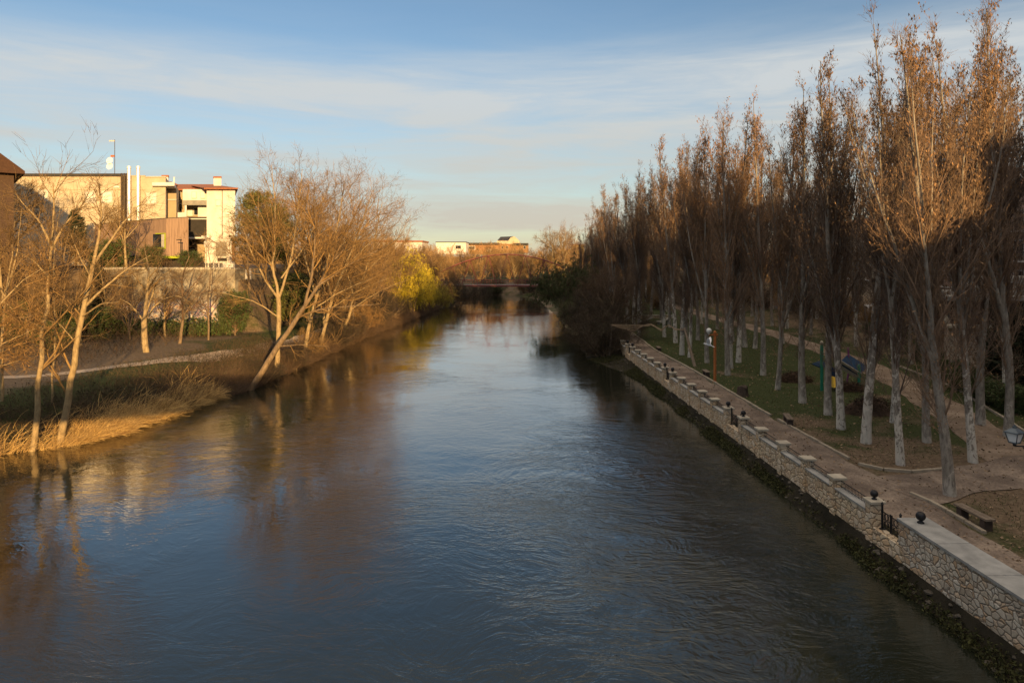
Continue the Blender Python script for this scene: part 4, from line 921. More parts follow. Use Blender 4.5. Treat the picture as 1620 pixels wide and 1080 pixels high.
b.blk('chimney', M_whitew, 338, 350, 281.5, 294, 95, 1, rf); b.blk('chimney_cap', M_tile, 337.3, 350.7, 279, 281.3, 94.9, 1.2, rf); b.blk('chimney', M_whitew, 256, 266, 280, 292, 97, 1, rf); b.blk('chimney_cap', M_tile, 255.3, 266.7, 277, 279.8, 96.9, 1.2, rf)
# timber clad annex: two faces meeting at a corner
Yc = 76; b = Bld('timber_annex', 262, Yc, TZ, 'low timber clad annex with a lime framed window and lime base')
P = lambda px, py, Y: PX(px, py, Y)-b.o
A0, A1, A2 = (150, 83), (263, Yc), (298, 77.5)
def face(nm, m, q0, q1, t0, t1, b0, b1, off=0., th=.3, parent=None):
    p = [P(q0[0], b0, q0[1]), P(q1[0], b1, q1[1]), P(q1[0], t1, q1[1]), P(q0[0], t0, q0[1])]; u = p[1]-p[0]; nn = np.cross(u, (0, 0, 1.)); nn /= np.linalg.norm(nn); p = [a+nn*off for a in p]
    return MB().prism(p, -nn*th).build(nm, m, parent or b.t)
wl_ = face('wall', M_plank, A0, A1, 356, 345.8, 404, 405); face('wall', M_plank, A1, A2, 345.6, 344, 405, 404)
MB().prism([P(150, 356, 83), P(263, 345.8, Yc), P(298, 344, 77.5), P(298, 344.5, 84), P(200, 350, 90)], (0, 0, .08)).build('roof', M_dkroof, b.t)
wf = face('window', M_lime, (221, 78.63), (262, 76.06), 369.5, 368.5, 393, 393.5, .04, .1); face('pane', M_glass, (222, 78.56), (260.5, 76.16), 371, 370, 391.5, 392, .05, .1, wf); face('window', M_frame, (256, 76.44), (260.5, 76.16), 371, 370.5, 391, 391.6, .065, .05)
face('base_band', M_lime, (243, 77.25), (263, Yc), 404.5, 405.2, 408.5, 409, .03, .2); face('base_band', M_lime, A1, (294, 77.33), 405.2, 404.2, 409, 408, .03, .2)
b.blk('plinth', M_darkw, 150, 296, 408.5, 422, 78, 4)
# dark house at the far left, turned towards the river
Yh = 62; M_dkwall = simple('dark_brick', (.075, .045, .03), (.05, .03, .02), 5, .9)
ho = np.array([bx(22, Yh), Yh, 4.0]); t = thing('dark_house', ho, 'dark brown house corner with deep eaves among bare trees', 'building', None, R(40))
zz = bz(266, Yh)-4; MB().box(-10, 0, 0, 9, -2, zz).build('wall', M_dkwall, t)
MB().prism([(-10.8, -.9, zz-.55), (.75, -.9, zz-.55), (.75, -.9, zz-.3), (-5, -.9, zz+4.4), (-10.8, -.9, zz-.3)], (0, 10.8, 0)).build('roof', simple('brown_tile', (.07, .035, .02), (.045, .022, .013), 6, .9, bmp=.4), t)
for x in (-1.9, -4.9, -7.9):
  for dz in (0, -3.2, -6.4):
    f = MB().box(x-.55, x+.55, -.06, .1, zz-3.4+dz, zz-2.0+dz).build('window', M_frame, t); MB().box(x-.47, x+.47, -.075, 0, zz-3.3+dz, zz-2.1+dz).build('pane', M_glass, f); MB().box(x-.7, x+.7, -.16, 0, zz-3.5+dz, zz-3.405+dz).build('sill', M_concrete, f)
# retaining wall with graffiti
M_gr, n_, b_ = nodes_mat('graffiti_concrete'); v_ = coords(n_)
f_ = noise(n_, v_, .55, 6, .65, .5); c_ = ramp(n_, f_, [(.34, (.07, .055, .035)), (.5, (.2, .165, .115)), (.68, (.40, .35, .26))])
sep_ = n_.nodes.new('ShaderNodeSeparateXYZ'); n_.links.new(v_, sep_.inputs[0]); zz_ = sep_.outputs[2]
lo_ = ramp(n_, nmath(n_, 'DIVIDE', zz_, 6.5), [(.2, (1,1,1)), (.46, (1,1,1)), (.6, (0,0,0))])
sw_ = n_.nodes.new('ShaderNodeTexNoise'); sw_.inputs['Scale'].default_value = 1.1; sw_.inputs['Detail'].default_value = 2.5; sw_.inputs['Distortion'].default_value = 3.5; n_.links.new(v_, sw_.inputs['Vector'])
g1_ = ramp(n_, sw_.outputs['Fac'], [(.36, (.5, .46, .4)), (.42, (.36, .15, .04)), (.47, (.5, .47, .42)), (.52, (.10, .08, .16)), (.56, (.46, .42, .38)), (.61, (.34, .12, .2)), (.66, (.5, .45, .36)), (.7, (.42, .2, .05))], 'CONSTANT')
msk_ = nmath(n_, 'MULTIPLY', lo_, ramp(n_, noise(n_, v_, .35, 2), [(.42, (0,0,0)), (.5, (1,1,1))]))
n_.links.new(mixc(n_, msk_, c_, g1_), b_.inputs['Base Color']); b_.inputs['Roughness'].default_value = .9; bump(n_, b_, noise(n_, v_, 5, 5), .4, .05)
rw = np.array([-37, 69.4, 2.0]); t = thing('retaining_wall', rw, 'tall stained retaining wall with graffiti above the bank path', 'wall')
MB().box(-5.5, 8.4, 0, .5, -.4, 6.6).build('wall_body', M_gr, t); MB().box(-5.6, 8.5, -.12, .62, 6.602, 6.85).build('coping', M_cap, t, bev=.02)
MB().prism([(8.402, .0, -.3), (8.402, 10, -.3), (8.402, 10, 6.7), (8.402, 0, 6.7)], (.45, .0, 0)).build('return_wall', M_gr, t)
# fence, low cream wall and lamp posts on the terrace
def railing(px0, px1, pyb, pyt, Y, label, mat, nm='white_railing'):
    x0, x1 = bx(px0, Y), bx(px1, Y); z0, z1 = bz(pyb, Y), bz(pyt, Y); o = np.array([(x0+x1)/2, Y, z0]); t = thing(nm, o, label, 'railing'); h_ = z1-z0; L = (x1-x0)/2
    mb = MB(); mb.box(-L, L, -.025, .025, h_-.06, h_); mb.box(-L, L, -.025, .025, .12, .17)
    for x in np.arange(-L+.1, L, .16): mb.box(x-.016, x+.016, -.015, .015, .17, h_-.06)
    mb.build('bars', mat, t); mb = MB()
    for x in np.linspace(-L, L, 5): mb.box(x-.045, x+.045, -.045, .045, -.2, h_+.05)
    mb.build('post', mat, t)
railing(322, 354, 433, 415, 72, 'pale picket railing on the terrace beside the apartment house', M_shut)
railing(205, 322, 431, 414, 71, 'dark picket railing above the graffiti retaining wall', M_brownp, 'dark_railing')
Y = 72; o = np.array([bx(372, Y), Y, bz(433, Y)]); t = thing('cream_wall', o, 'low cream wall with a taller pillar at the terrace end', 'wall')
MB().box(bx(369.5, Y)-o[0], bx(396, Y)-o[0], 0, .3, -.6, bz(424.5, Y)-o[2]).build('wall_body', M_whitew, t); MB().box(bx(354, Y)-o[0], bx(369.3, Y)-o[0], -.06, .4, -.6, bz(415.5, Y)-o[2]).build('pillar', M_whitew, t, bev=.02)
def tlamp(px, pyt, pyb, Y, label, head, hm):
    o = np.array([bx(px, Y), Y, bz(pyb, Y)]); h_ = bz(pyt, Y)-o[2]; t = thing('terrace_lamp', o, label, 'lamp post'); MB().lathe((0, 0, 0), [(.09, -.4), (.09, .3), (.05, .35), (.045, h_)], 10).build('pole', hm, t)
    if head == 'box': MB().box(-.42, .05, -.14, .14, h_-.12, h_+.06).build('lamp_head', hm, t, bev=.03); MB().box(-.14, .14, -.1, .1, h_-1.1, h_-.5).build('speaker_box', M_shut, t)
    else: MB().prism([(-.45, -.13, h_), (.06, -.13, h_-.02), (.06, -.13, h_+.1), (-.45, -.13, h_+.06)], (0, .26, 0)).build('lamp_head', hm, t, bev=.02)
tlamp(325.5, 374, 432, 72, 'white lamp post with boxy head in front of the apartment house', 'box', M_shut); tlamp(286, 380, 408, 75.2, 'black lamp post against the timber annex', 'flat', M_iron)

# ------------------------------------------------------------------ red arched footbridge
M_redb = simple('red_bridge_paint', (.22, .07, .055), (.16, .05, .04), 2, .6); M_deck = simple('deck_grey', (.3, .24, .21), None, 3, .8)
YB = 155.; x0, x1 = bx(666, YB), bx(938, YB); zd = bz(450, YB); za = bz(402.5, YB); o = np.array([(x0+x1)/2, YB, 0])
t = thing('arched_footbridge', o, 'red steel arch footbridge spanning the river with leaning struts', 'bridge'); Lb = (x1-x0)/2
arch = lambda x: zd+(za-zd)*(1-(x/Lb)**2)
for yy in (-1.4, 1.4):
    pts = [(x, yy, arch(x)) for x in np.linspace(-Lb, Lb, 33)]; MB().tube(pts, .13, 8).build('arch_rib', M_redb, t)
    mb = MB(); xs = np.linspace(-Lb*.86, Lb*.86, 9)
    for i, x in enumerate(xs):
        for s in (-1, 1):
            xb = x+s*Lb*.095; mb.tube([(x, yy, arch(x)), (xb, yy, zd)], .055, 6)
    mb.build('strut', M_redb, t); MB().box(-Lb-1, Lb+1, yy-.12, yy+.12, zd-.45, zd-.05).build('deck_beam', M_redb, t)
    mb = MB(); mb.box(-Lb-1, Lb+1, yy*.86-.03, yy*.86+.03, zd+1.0, zd+1.08); mb.box(-Lb-1, Lb+1, yy*.86-.02, yy*.86+.02, zd+.5, zd+.54)
    for x in np.arange(-Lb-1, Lb+1, .55): mb.box(x-.02, x+.02, yy*.86-.02, yy*.86+.02, zd, zd+1.0)
    mb.build('railing', M_redb, t)
MB().box(-Lb-6, Lb+6, -1.25, 1.25, zd-.2, zd).build('deck', M_deck, t)
for s in (-1, 1): MB().box(s*(Lb+1)-.8, s*(Lb+1)+.8, -2, 2, -1.5, zd-.47).build('abutment', M_concrete, t)
# ------------------------------------------------------------------ far buildings on the skyline
def farb(px, Y, z, label, group=None): 
    global b; b = Bld('distant_building', px, Y, z, label, 'building', group)
farb(800, 330, 8, 'distant cream building with rounded gable and dark roof on the skyline'); Y = 330
b.blk('wall', M_brickl, 789, 836, 385, 400, Y, 14); b.blk('gable_wall', M_beige, 786, 822, 381, 386, Y-1, 12)
MB().prism([P_ for P_ in [PX(800, 386, Y-1.2)-b.o, PX(823, 386, Y-1.2)-b.o, PX(820, 379.5, Y-1.2)-b.o, PX(814, 374, Y-1.2)-b.o, PX(808, 375.5, Y-1.2)-b.o]], (0, 9, 0)).build('gable', M_beige, b.t)
MB().prism([PX(787, 381, Y-1)-b.o, PX(807, 381, Y-1)-b.o, PX(812, 374.8, Y+6)-b.o, PX(792, 375.5, Y+6)-b.o], (0, .3, .3)).build('roof', M_dkroof, b.t); b.blk('roof', M_dkroof, 812, 836, 384.5, 388, Y-1.5, 15)
for px in (793, 800, 828): b.win(px, px+4, 389, 394, Y)
farb(762, 320, 8, 'distant long orange brick building with dark flat roof'); Y = 320
b.blk('wall', M_brickl, 736, 789, 387, 402, Y, 14); b.blk('roof', M_dkroof, 735, 789.5, 384, 387.2, Y-.8, 15.5); b.blk('window', M_frame, 738, 752, 389, 395, Y-.1, .3); b.blk('pane', M_glass, 739, 751, 390, 394, Y-.2, .3); b.blk('window', M_frame, 770, 777, 394, 399, Y-.1, .3)
farb(715, 300, 8, 'distant white flat building left of the orange brick one'); Y = 300
b.blk('wall', M_whitew, 690, 737, 383.5, 402, Y, 20); b.blk('roof', M_dkroof, 689, 737.5, 382.3, 383.4, Y-.3, 20); b.win(720, 730, 388, 394, Y)
farb(640, 290, 8, 'long distant pale building glimpsed behind the left bank treetops'); Y = 290
b.blk('wall', M_whitew, 590, 668, 383, 402, Y, 20); b.blk('roof', M_tile, 589, 669, 380.5, 382.9, Y-.4, 21); b.win(610, 620, 387, 393, Y)
farb(915, 300, 5, 'distant yellow house glimpsed left of the grove'); Y = 300
b.blk('wall', simple('yellow_render', (.55, .42, .12), (.48, .36, .1), 2, .9), 907, 924, 388, 402, Y, 12); b.blk('roof', M_tile, 906, 925, 386.5, 387.9, Y-.4, 13); b.win(912, 917, 391, 396, Y)

# ------------------------------------------------------------------ town side buildings at the right
M_pink = simple('pink_render', (.42, .28, .21), (.34, .22, .17), 1, .9)
def block(name, x0, x1, y0, y1, zt, label, wallm, storeys=5, stone=True):
    z = hz((x0+x1)/2, (y0+y1)/2); o = np.array([(x0+x1)/2, (y0+y1)/2, z]); t = thing(name, o, label, 'building', 'town buildings beyond the park'); a, c = (x1-x0)/2, (y1-y0)/2; H = zt-z
    MB().box(-a, a, -c, c, 3.9, H).build('wall', wallm, t); MB().box(-a-.1, a+.1, -c-.1, c+.1, -.6, 3.898).build('ground_floor', M_stone if stone else M_concrete, t)
    rf = MB().add([(-a-.6, -c-.6, H+.002), (a+.6, -c-.6, H+.002), (a+.6, c+.6, H+.002), (-a-.6, c+.6, H+.002), (-a*.2, 0, H+1.9), (a*.2, 0, H+1.9), (-a-.6, -c-.6, H+.25), (a+.6, -c-.6, H+.25), (a+.6, c+.6, H+.25), (-a-.6, c+.6, H+.25)], [(3, 2, 1, 0), (6, 7, 5, 4), (7, 8, 5), (8, 9, 4, 5), (9, 6, 4), (0, 1, 7, 6), (1, 2, 8, 7), (2, 3, 9, 8), (3, 0, 6, 9)]).build('roof', M_tile, t)
    n = int((H-4.3)/3.1)
    for k in range(n):
        z0 = 4.9+k*3.1
        MB().box(-a-.9, -a-.002, -c*.9, c*.9, z0-.75, z0-.6).build('balcony_slab', M_whitew, t)
        mb = MB(); mb.box(-a-.9, -a-.86, -c*.9, c*.9, z0+.3, z0+.36)
        for y in np.arange(-c*.9, c*.9, .3): mb.box(-a-.9, -a-.87, y-.02, y+.02, z0-.6, z0+.3)
        mb.build('balcony_rail', M_iron, t)
        for y in np.arange(-c+1.6, c-1, 3.2):
            f = MB().box(-a-.05, -a+.1, y-.7, y+.7, z0-.55, z0+1.55).build('window', M_frame, t); MB().box(-a-.07, -a, y-.6, y+.6, z0-.5, z0+1.45).build('pane', M_glass, f)
        for x in np.arange(-a+1.6, a-1, 3.2):
            f = MB().box(x-.6, x+.6, -c-.05, -c+.1, z0, z0+1.5).build('window', M_frame, t); MB().box(x-.5, x+.5, -c-.07, -c, z0+.1, z0+1.4).build('pane', M_glass, f)
block('town_building', 54, 68, 92, 112, 15, 'pale town block glimpsed through the trunks beyond the parked cars', M_beige)
block('town_building', 52, 68, 62, 84, 17, 'pinkish town block glimpsed high between the poplars', M_pink)
block('town_building', 52, 72, 28, 54, 24, 'tall pink town block with balconies right of the grove', M_pink)
block('town_building', 45, 70, -2, 24, 21, 'long town block shading the near park lawn', M_beige)
block('town_building', 45, 70, -32, -7, 24, 'tall town block next upstream from the long one', M_pink)
block('town_building', 45, 70, -70, -37, 22, 'town block upstream whose shadow crosses the park', M_beige)
# stone pavilion with dark openings at the right edge
Yv = 49.; b = Bld('stone_pavilion', 1600, Yv, 1.0, 'stone fronted pavilion with dark openings under a white slab', 'building'); b.sk = .6
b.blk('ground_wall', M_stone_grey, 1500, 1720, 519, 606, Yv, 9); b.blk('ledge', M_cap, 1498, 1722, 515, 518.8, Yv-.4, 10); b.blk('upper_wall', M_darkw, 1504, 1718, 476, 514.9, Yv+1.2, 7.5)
for px in (1520, 1548, 1576, 1604, 1632, 1660): b.blk('column', M_dkwall, px, px+6, 476, 514.9, Yv+.2, .35)
b.blk('roof_slab', M_concrete, 1496, 1724, 469, 475.9, Yv-.5, 10.5); b.blk('attic', M_concrete, 1512, 1712, 440, 468.9, Yv+1, 7)
for px in (1530, 1560, 1590): b.win(px, px+14, 446, 462, Yv+1)

# the footbridge the photograph was taken from, behind the camera; its deck shades the left bank
t = thing('viewpoint_footbridge', (0, -2.4, 8.0), 'steel footbridge over the river that the photograph was taken from', 'bridge')
MB().box(-46, 30, -1.5, 1.5, -.35, .4).build('deck', M_deck, t)
for yy in (-1.42, 1.42):
    mb = MB(); mb.box(-46, 30, yy-.05, yy+.05, 1.38, 1.46)
    for x in np.arange(-46, 30, .075): mb.box(x-.02, x+.02, yy-.02, yy+.02, .402, 1.379)
    mb.build('railing', M_iron, t)
for x in (-30, 18): MB().box(x-.7, x+.7, -1.2, 1.2, -10, -.352).build('pier', M_concrete, t)
# ------------------------------------------------------------------ left bank trees, drawn limb by limb
def limb_tree(name, Y, base_px, limbs, label, cat='tree', group=None, seed=1, barkm=None, twig=None, leafm=None, leaves=0, twigs=5, up=.05, low=.25, spread=1., leafsize=.07, zb=None):
    """limbs: (list of (px, py, dY), r0, r1, branches); positions given as they look in the photo, turned into metres at distance Y"""
    bp = PX(base_px[0], base_px[1], Y); bp[2] = hz(bp[0], bp[1]) if zb is None else zb
    st = []
    for pts, r0, r1, nb in limbs:
        W_ = [PX(px, py, Y+dy)-bp for px, py, dy in pts]
        if abs(pts[0][0]-base_px[0]) < 4 and abs(pts[0][1]-base_px[1]) < 8: W_[0] = np.array([0, 0, -.4])
        st.append((W_, r0, r1, nb))
    ms = broad_meshes(seed, 8, stem=st, barkm=barkm, twig=twig, leafm=leafm, leaves=leaves, twigs=twigs, up=up, low=low, spread=spread, leafsize=leafsize)
    return plant(name, ms, bp, label, cat, group)
LEFT = 'bare trees of the left bank'
limb_tree('bare_tree', 35.0, (50, 712), [([(50, 712, 0), (62, 600, .1), (74, 480, .2), (82, 390, .2), (86, 330, 0), (84, 290, 0)], .16, .03, 14),
    ([(82, 390, .2), (60, 345, -.3), (38, 325, -.5), (24, 305, -.6)], .075, .015, 12), ([(81, 395, .2), (105, 350, .5), (128, 330, .9), (142, 300, 1)], .07, .015, 12), ([(78, 440, .2), (52, 410, -.6), (20, 395, -1.2)], .05, .012, 8), ([(68, 520, .1), (30, 500, -.4), (0, 470, -.8)], .04, .01, 8)],
    'tall pale tree with straight trunk rising from the golden reeds', 'tree', LEFT, 21, M_bark_pale, M_twig_tan, low=.3, twigs=3)
limb_tree('bare_tree', 36.0, (95, 700), [([(95, 700, 0), (108, 620, .1), (122, 545, .2), (133, 490, .3), (147, 420, .3)], .19, .11, 4), ([(147, 420, .3), (158, 370, .2), (160, 325, 0), (158, 290, 0)], .10, .02, 13),
    ([(147, 420, .3), (175, 380, .6), (200, 345, 1), (225, 320, 1.4)], .085, .018, 12), ([(134, 485, .3), (165, 455, .5), (200, 425, .8), (238, 404, 1)], .08, .016, 12), ([(131, 500, .2), (160, 480, -.6), (188, 478, -1.2)], .05, .012, 6),
    ([(145, 440, .3), (125, 405, -.3), (112, 370, -.6)], .05, .012, 8), ([(122, 545, .2), (95, 512, -.3), (70, 505, -.8)], .04, .01, 7)],
    'tan forked tree leaning right out of the golden reeds', 'tree', LEFT, 22, M_bark_pale, M_twig_tan, low=.25, twigs=3)
limb_tree('slender_tree', 38.5, (81, 690), [([(81, 690, 0), (84, 600, 0), (87, 500, 0), (84, 420, 0), (95, 330, .2)], .06, .015, 12), ([(86, 520, 0), (70, 470, -.5), (58, 430, -.7)], .03, .01, 5)], 'slender sapling standing between the two pale bank trees', 'tree', LEFT, 23, M_bark_pale, M_twig_tan)
limb_tree('bare_tree', 37.5, (2, 640), [([(2, 640, 0), (4, 540, 0), (6, 480, 0), (18, 420, .3), (24, 350, .4)], .10, .02, 10), ([(6, 480, 0), (-4, 400, 0), (-8, 330, 0)], .07, .015, 8), ([(8, 470, 0), (28, 400, .4), (34, 330, .5)], .05, .012, 8)], 'whitish forked tree cut by the left edge of the photo', 'tree', LEFT, 24, M_bark_pale, M_twig_tan, low=.4)
limb_tree('drooping_tree', 33.0, (-70, 650), [([(-70, 650, 0), (-45, 560, 0), (0, 470, .2), (40, 440, .4), (66, 425, .5)], .12, .02, 14), ([(-45, 560, 0), (10, 505, .4), (60, 500, .8)], .06, .012, 14), ([(-50, 580, 0), (0, 545, .4), (55, 520, .7)], .05, .012, 12), ([(-45, 570, 0), (0, 580, .3), (30, 570, .4)], .04, .01, 8)],
    'catkin hung boughs reaching in from the left edge', 'tree', LEFT, 25, M_bark_pale, M_twig_tan, M_leaf_dry, 1, leafsize=.07, up=-.02)
limb_tree('bare_tree', 55, (233, 578), [([(233, 578, 0), (229, 545, 0), (228, 505, 0)], .26, .22, 0), ([(228, 507, 0), (232, 470, 0), (236, 430, .2), (228, 390, .3)], .16, .03, 14), ([(228, 510, 0), (248, 478, .5), (280, 465, 1.0), (305, 480, 1.2)], .10, .02, 12), ([(228, 508, 0), (205, 480, -.5), (185, 470, -1)], .09, .02, 10), ([(228, 505, 0), (250, 440, .8), (272, 425, 1.2)], .09, .02, 10)],
    'stocky pollarded tree standing beside the bank path', 'tree', LEFT, 26, M_bark_pale, M_twig_tan, low=.3, up=-.01)
limb_tree('bare_tree', 61, (283, 556), [([(283, 556, 0), (288, 520, 0), (292, 480, 0), (285, 440, 0), (300, 405, 0)], .15, .03, 13), ([(290, 500, 0), (310, 470, .4), (335, 450, .6)], .07, .015, 9)], 'dark bare tree in front of the middle of the graffiti wall', 'tree', LEFT, 27)
limb_tree('bare_tree', 64, (330, 540), [([(330, 540, 0), (331, 515, 0), (328, 470, 0), (335, 430, 0), (330, 400, 0)], .11, .02, 12), ([(330, 500, 0), (310, 485, .4), (292, 490, .6)], .05, .012, 7)], 'thin bare sapling with pale foot before the graffiti end', 'tree', LEFT, 28)
# the leaning water's edge tree and its neighbours
limb_tree('leaning_tree', 51, (391, 626), [([(391, 626, 0), (415, 588, .2), (437, 552, .5), (462, 515, .8), (482, 485, 1)], .25, .16, 3), ([(482, 485, 1), (515, 435, 1.4), (548, 370, 2), (575, 310, 2.4)], .14, .025, 22), ([(470, 503, .9), (505, 488, .6), (555, 485, .2), (600, 480, 0)], .09, .018, 14), ([(482, 485, 1), (495, 430, 1), (500, 370, .8), (497, 290, .6)], .12, .02, 22),
    ([(500, 455, 1.2), (550, 420, 1), (600, 395, .8), (640, 370, .6)], .09, .018, 19), ([(440, 548, .5), (475, 545, 0), (520, 548, -.5)], .05, .012, 8), ([(530, 410, 1.6), (585, 350, 2), (622, 320, 2.2)], .07, .015, 12)],
    'big bare tree leaning out over the river from the left bank', 'tree', LEFT, 31, M_bark_brown, M_twig_tan, low=.2)
limb_tree('bare_tree', 57, (437, 546), [([(437, 546, 0), (442, 500, 0), (440, 470, 0)], .22, .19, 0), ([(440, 472, 0), (430, 420, 0), (437, 350, .3), (430, 262, .5)], .13, .02, 23), ([(440, 472, 0), (418, 440, -.5), (398, 400, -.8), (380, 350, -1)], .11, .02, 21), ([(440, 475, 0), (462, 410, .6), (470, 340, 1), (478, 268, 1.3)], .12, .02, 23),
    ([(438, 500, 0), (410, 480, -.5), (380, 470, -1), (345, 462, -1.4)], .07, .015, 12), ([(432, 430, 0), (410, 370, .4), (408, 300, .7)], .07, .015, 12), ([(445, 440, .2), (490, 380, .7), (520, 290, 1)], .08, .015, 19)],
    'many stemmed tree with pale limbs above the end of the lit path', 'tree', LEFT, 32, M_bark_pale, M_twig_tan, low=.2)
for i, (px, py, Y, tops, lab) in enumerate([(478, 560, 64, [(500, 470), (530, 380), (545, 285)], 'third leaning bare tree, just behind the big leaning one'), (505, 545, 70, [(525, 470), (560, 390), (590, 300)], 'slanting bare tree behind the third leaning one'), (540, 530, 78, [(560, 470), (590, 400), (605, 320)], 'bare tree leaning over the water midway to the willow')]):
    a, c, d = tops
    limb_tree('leaning_tree', Y, (px, py), [([(px, py, 0), (a[0]-8, a[1]+30, .3), (a[0], a[1], .5), (c[0], c[1], 1), (d[0], d[1], 1.3)], .2, .025, 24), ([(a[0], a[1], .5), (a[0]-20, a[1]-70, .2), (a[0]-15, a[1]-140, 0)], .11, .02, 20), ([(a[0]-5, a[1]+20, .4), (a[0]+40, a[1]-10, .4), (a[0]+90, a[1]-30, .3)], .08, .015, 13), ([(c[0]-12, c[1]+30, .8), (c[0]+40, c[1]-20, .8), (c[0]+60, c[1]-60, .7)], .07, .015, 12)], lab, 'tree', LEFT, 33+i, M_bark_pale, M_twig_tan, low=.2)
# generic stock for everything further off
BR = [broad_meshes(51, 10, 7, 1.0, M_bark_pale, M_twig_tan, M_leaf_dry, 0, sub=13), broad_meshes(52, 10, 8, 1.2, M_bark_brown, M_twig_tan, M_leaf_dry, 1, sub=12), broad_meshes(53, 10, 6, .8, M_bark_pale, M_twig_tan, M_leaf_dry, 0, sub=13), broad_meshes(54, 10, 9, .9, M_bark_brown, M_twig_brown, M_popleaf, 2)]
M_leaf_dk = simple('bramble_leaf', (.065, .055, .022), (.03, .024, .012), 2, .8)  # leaf tone kept dark to carry shade on bushes and bramble slope
M_twig_shaded = simple('twig_shaded', (.10, .065, .045), (.055, .038, .03), 2)  # darker copy of the twigs: right bank shade put into the colour
BU = [bush_meshes(61, 3.5, 4, 18, M_twig_tan, M_leaf_dry, 1), bush_meshes(62, 3.5, 4.5, 24, M_twig_shaded, M_leaf_dk, 2), bush_meshes(63, 3.5, 3.5, 16, M_twig_brown, M_hedge, 3, leafsize=.09), bush_meshes(64, 3.5, 4.5, 22, M_twig_tan, M_willow, 2)]
def gen(stock, name, x, y, sc, label, cat, group, szf=1.0, tilt=(0, 0)): plant(name, stock, (x, y, hz(x, y)), label, cat, group, rng.uniform(0, 6.28), sc, sc*szf, tilt)
def px_at(px, Y): return bx(px, Y)
far_l = [(20, 72, 1.25, 0, 'bare tree rising past the dark house eaves'), (55, 66, 1.0, 3, 'brown bare tree in front of the left end of the beige block'), (100, 70, .95, 1, 'bushy bare tree before the shuttered windows'), (128, 60, .7, 2, 'low bare tree right of the tan forked tree'),
    (175, 66, .75, 0, 'small bare tree below the steel flues'), (205, 62, .6, 3, 'short bare tree at the left end of the graffiti wall'), (40, 55, .8, 1, 'brown bare tree low behind the first reed tree'), (-10, 60, 1.1, 2, 'bare tree rising at the far left edge'),
    (395, 72, .9, 1, 'brown bare tree right of the cream terrace wall'), (455, 84, 1.3, 0, 'tall bare tree behind the many stemmed tree'), (500, 92, 1.5, 3, 'brown bare tree standing behind the leaning trees'), (530, 86, 1.35, 1, 'broad bare tree behind the third leaning tree'),
    (565, 96, 1.4, 2, 'bare tree on the left skyline above the water'), (585, 108, 1.3, 0, 'bare tree left of the yellow willows, higher up the bank'), (610, 120, 1.3, 3, 'reddish bare tree on the skyline left of the willows'), (632, 112, 1.0, 1, 'bare tree directly behind the yellow willow'),
    (655, 128, .95, 2, 'bare tree on the skyline above the yellow willow'), (690, 140, .9, 0, 'golden bare tree right of the yellow willow'), (672, 150, 1.0, 3, 'slim reddish tree on the skyline near the bridge'), (712, 150, .75, 1, 'golden bare tree at the left foot of the bridge'),
    (548, 82, .8, 0, 'low bare tree overhanging the water before the willows'), (575, 92, .75, 2, 'second low bare tree overhanging the water'), (605, 102, .8, 1, 'third low bare tree overhanging the water'), (700, 165, .9, 2, 'bare tree just beyond the left end of the bridge'),
    (516, 76, 1.1, 2, 'pale limbed tree close behind the third leaning tree'), (545, 100, 1.4, 0, 'tall tree on the skyline behind the slanting bank trees'), (480, 100, 1.5, 1, 'dense brown tree rising behind the dark conifer'), (598, 98, .95, 3, 'dense tree overhanging the water just left of the willows'), (560, 84, .95, 1, 'bushy tree above the first overhanging tree'),
    (620, 132, 1.25, 2, 'slim skyline tree behind the taller willow'), (645, 140, 1.2, 0, 'golden skyline tree right of the slim one'), (678, 138, .9, 1, 'bushy golden tree above the right willow'),
    (200, 72, .8, 0, 'twiggy tree in front of the timber annex'), (262, 66, .6, 2, 'small twiggy tree before the graffiti wall left half')]
for px, Y, s, k, lab in far_l:
    x = px_at(px, Y); x = min(x, float(XL(Y))-1.2); gen(BR[k], 'bare_tree', x, Y, s, lab, 'tree', LEFT, rng.uniform(.95, 1.1))
# evergreens
EV = evergreen_meshes(71, 10, 7, M_ever, 15000, 'round', .26); EV2 = evergreen_meshes(72, 10, 6, M_ever_dark, 12000, 'cone', .26); CY = evergreen_meshes(73, 5, 1.8, M_ever_dark, 9000, 'cone', .14, .03); HB = evergreen_meshes(74, 3, 3.4, M_hedge, 9000, 'round', .15, .02)
def ev(ms, px, Y, s, sz, lab, name='evergreen_tree', x=None, cat='tree', z=None):
    x = px_at(px, Y) if x is None else x; plant(name, ms, (x, Y, hz(x, Y) if z is None else z), lab, cat, 'evergreens', rng.uniform(0, 6.28), s, sz)
ev(EV, 410, 78, .9, .88, 'rounded sunlit pine beside the white apartment house'); ev(EV, 435, 83, .75, .75, 'second pine, lower, behind the many stemmed tree'); ev(EV2, 487, 82, .9, .95, 'dark conifer behind the leaning trees')
ev(EV, 462, 76, .7, .6, 'low dark pine under the many stemmed tree'); ev(EV2, 152, 68, .55, .75, 'small dark conifer below the shuttered windows'); ev(HB, 372, 67, .95, 1.35, 'dense dark bush at the right end of the graffiti wall', 'evergreen_bush', None, 'bush')
ev(HB, 358, 68, .6, 1.0, 'smaller dark bush touching the graffiti wall end', 'evergreen_bush', None, 'bush')
ev(HB, 240, 70, .8, .75, 'green shrub trailing over the terrace railing', 'evergreen_bush', None, 'bush', 8.6); ev(HB, 300, 70.6, .8, .6, 'greenish shrub below the timber annex base', 'evergreen_bush', None, 'bush', 8.6)
ev(HB, 180, 72, 1.1, 1.1, 'green shrub in front of the annex left end', 'evergreen_bush', None, 'bush', 8.2)
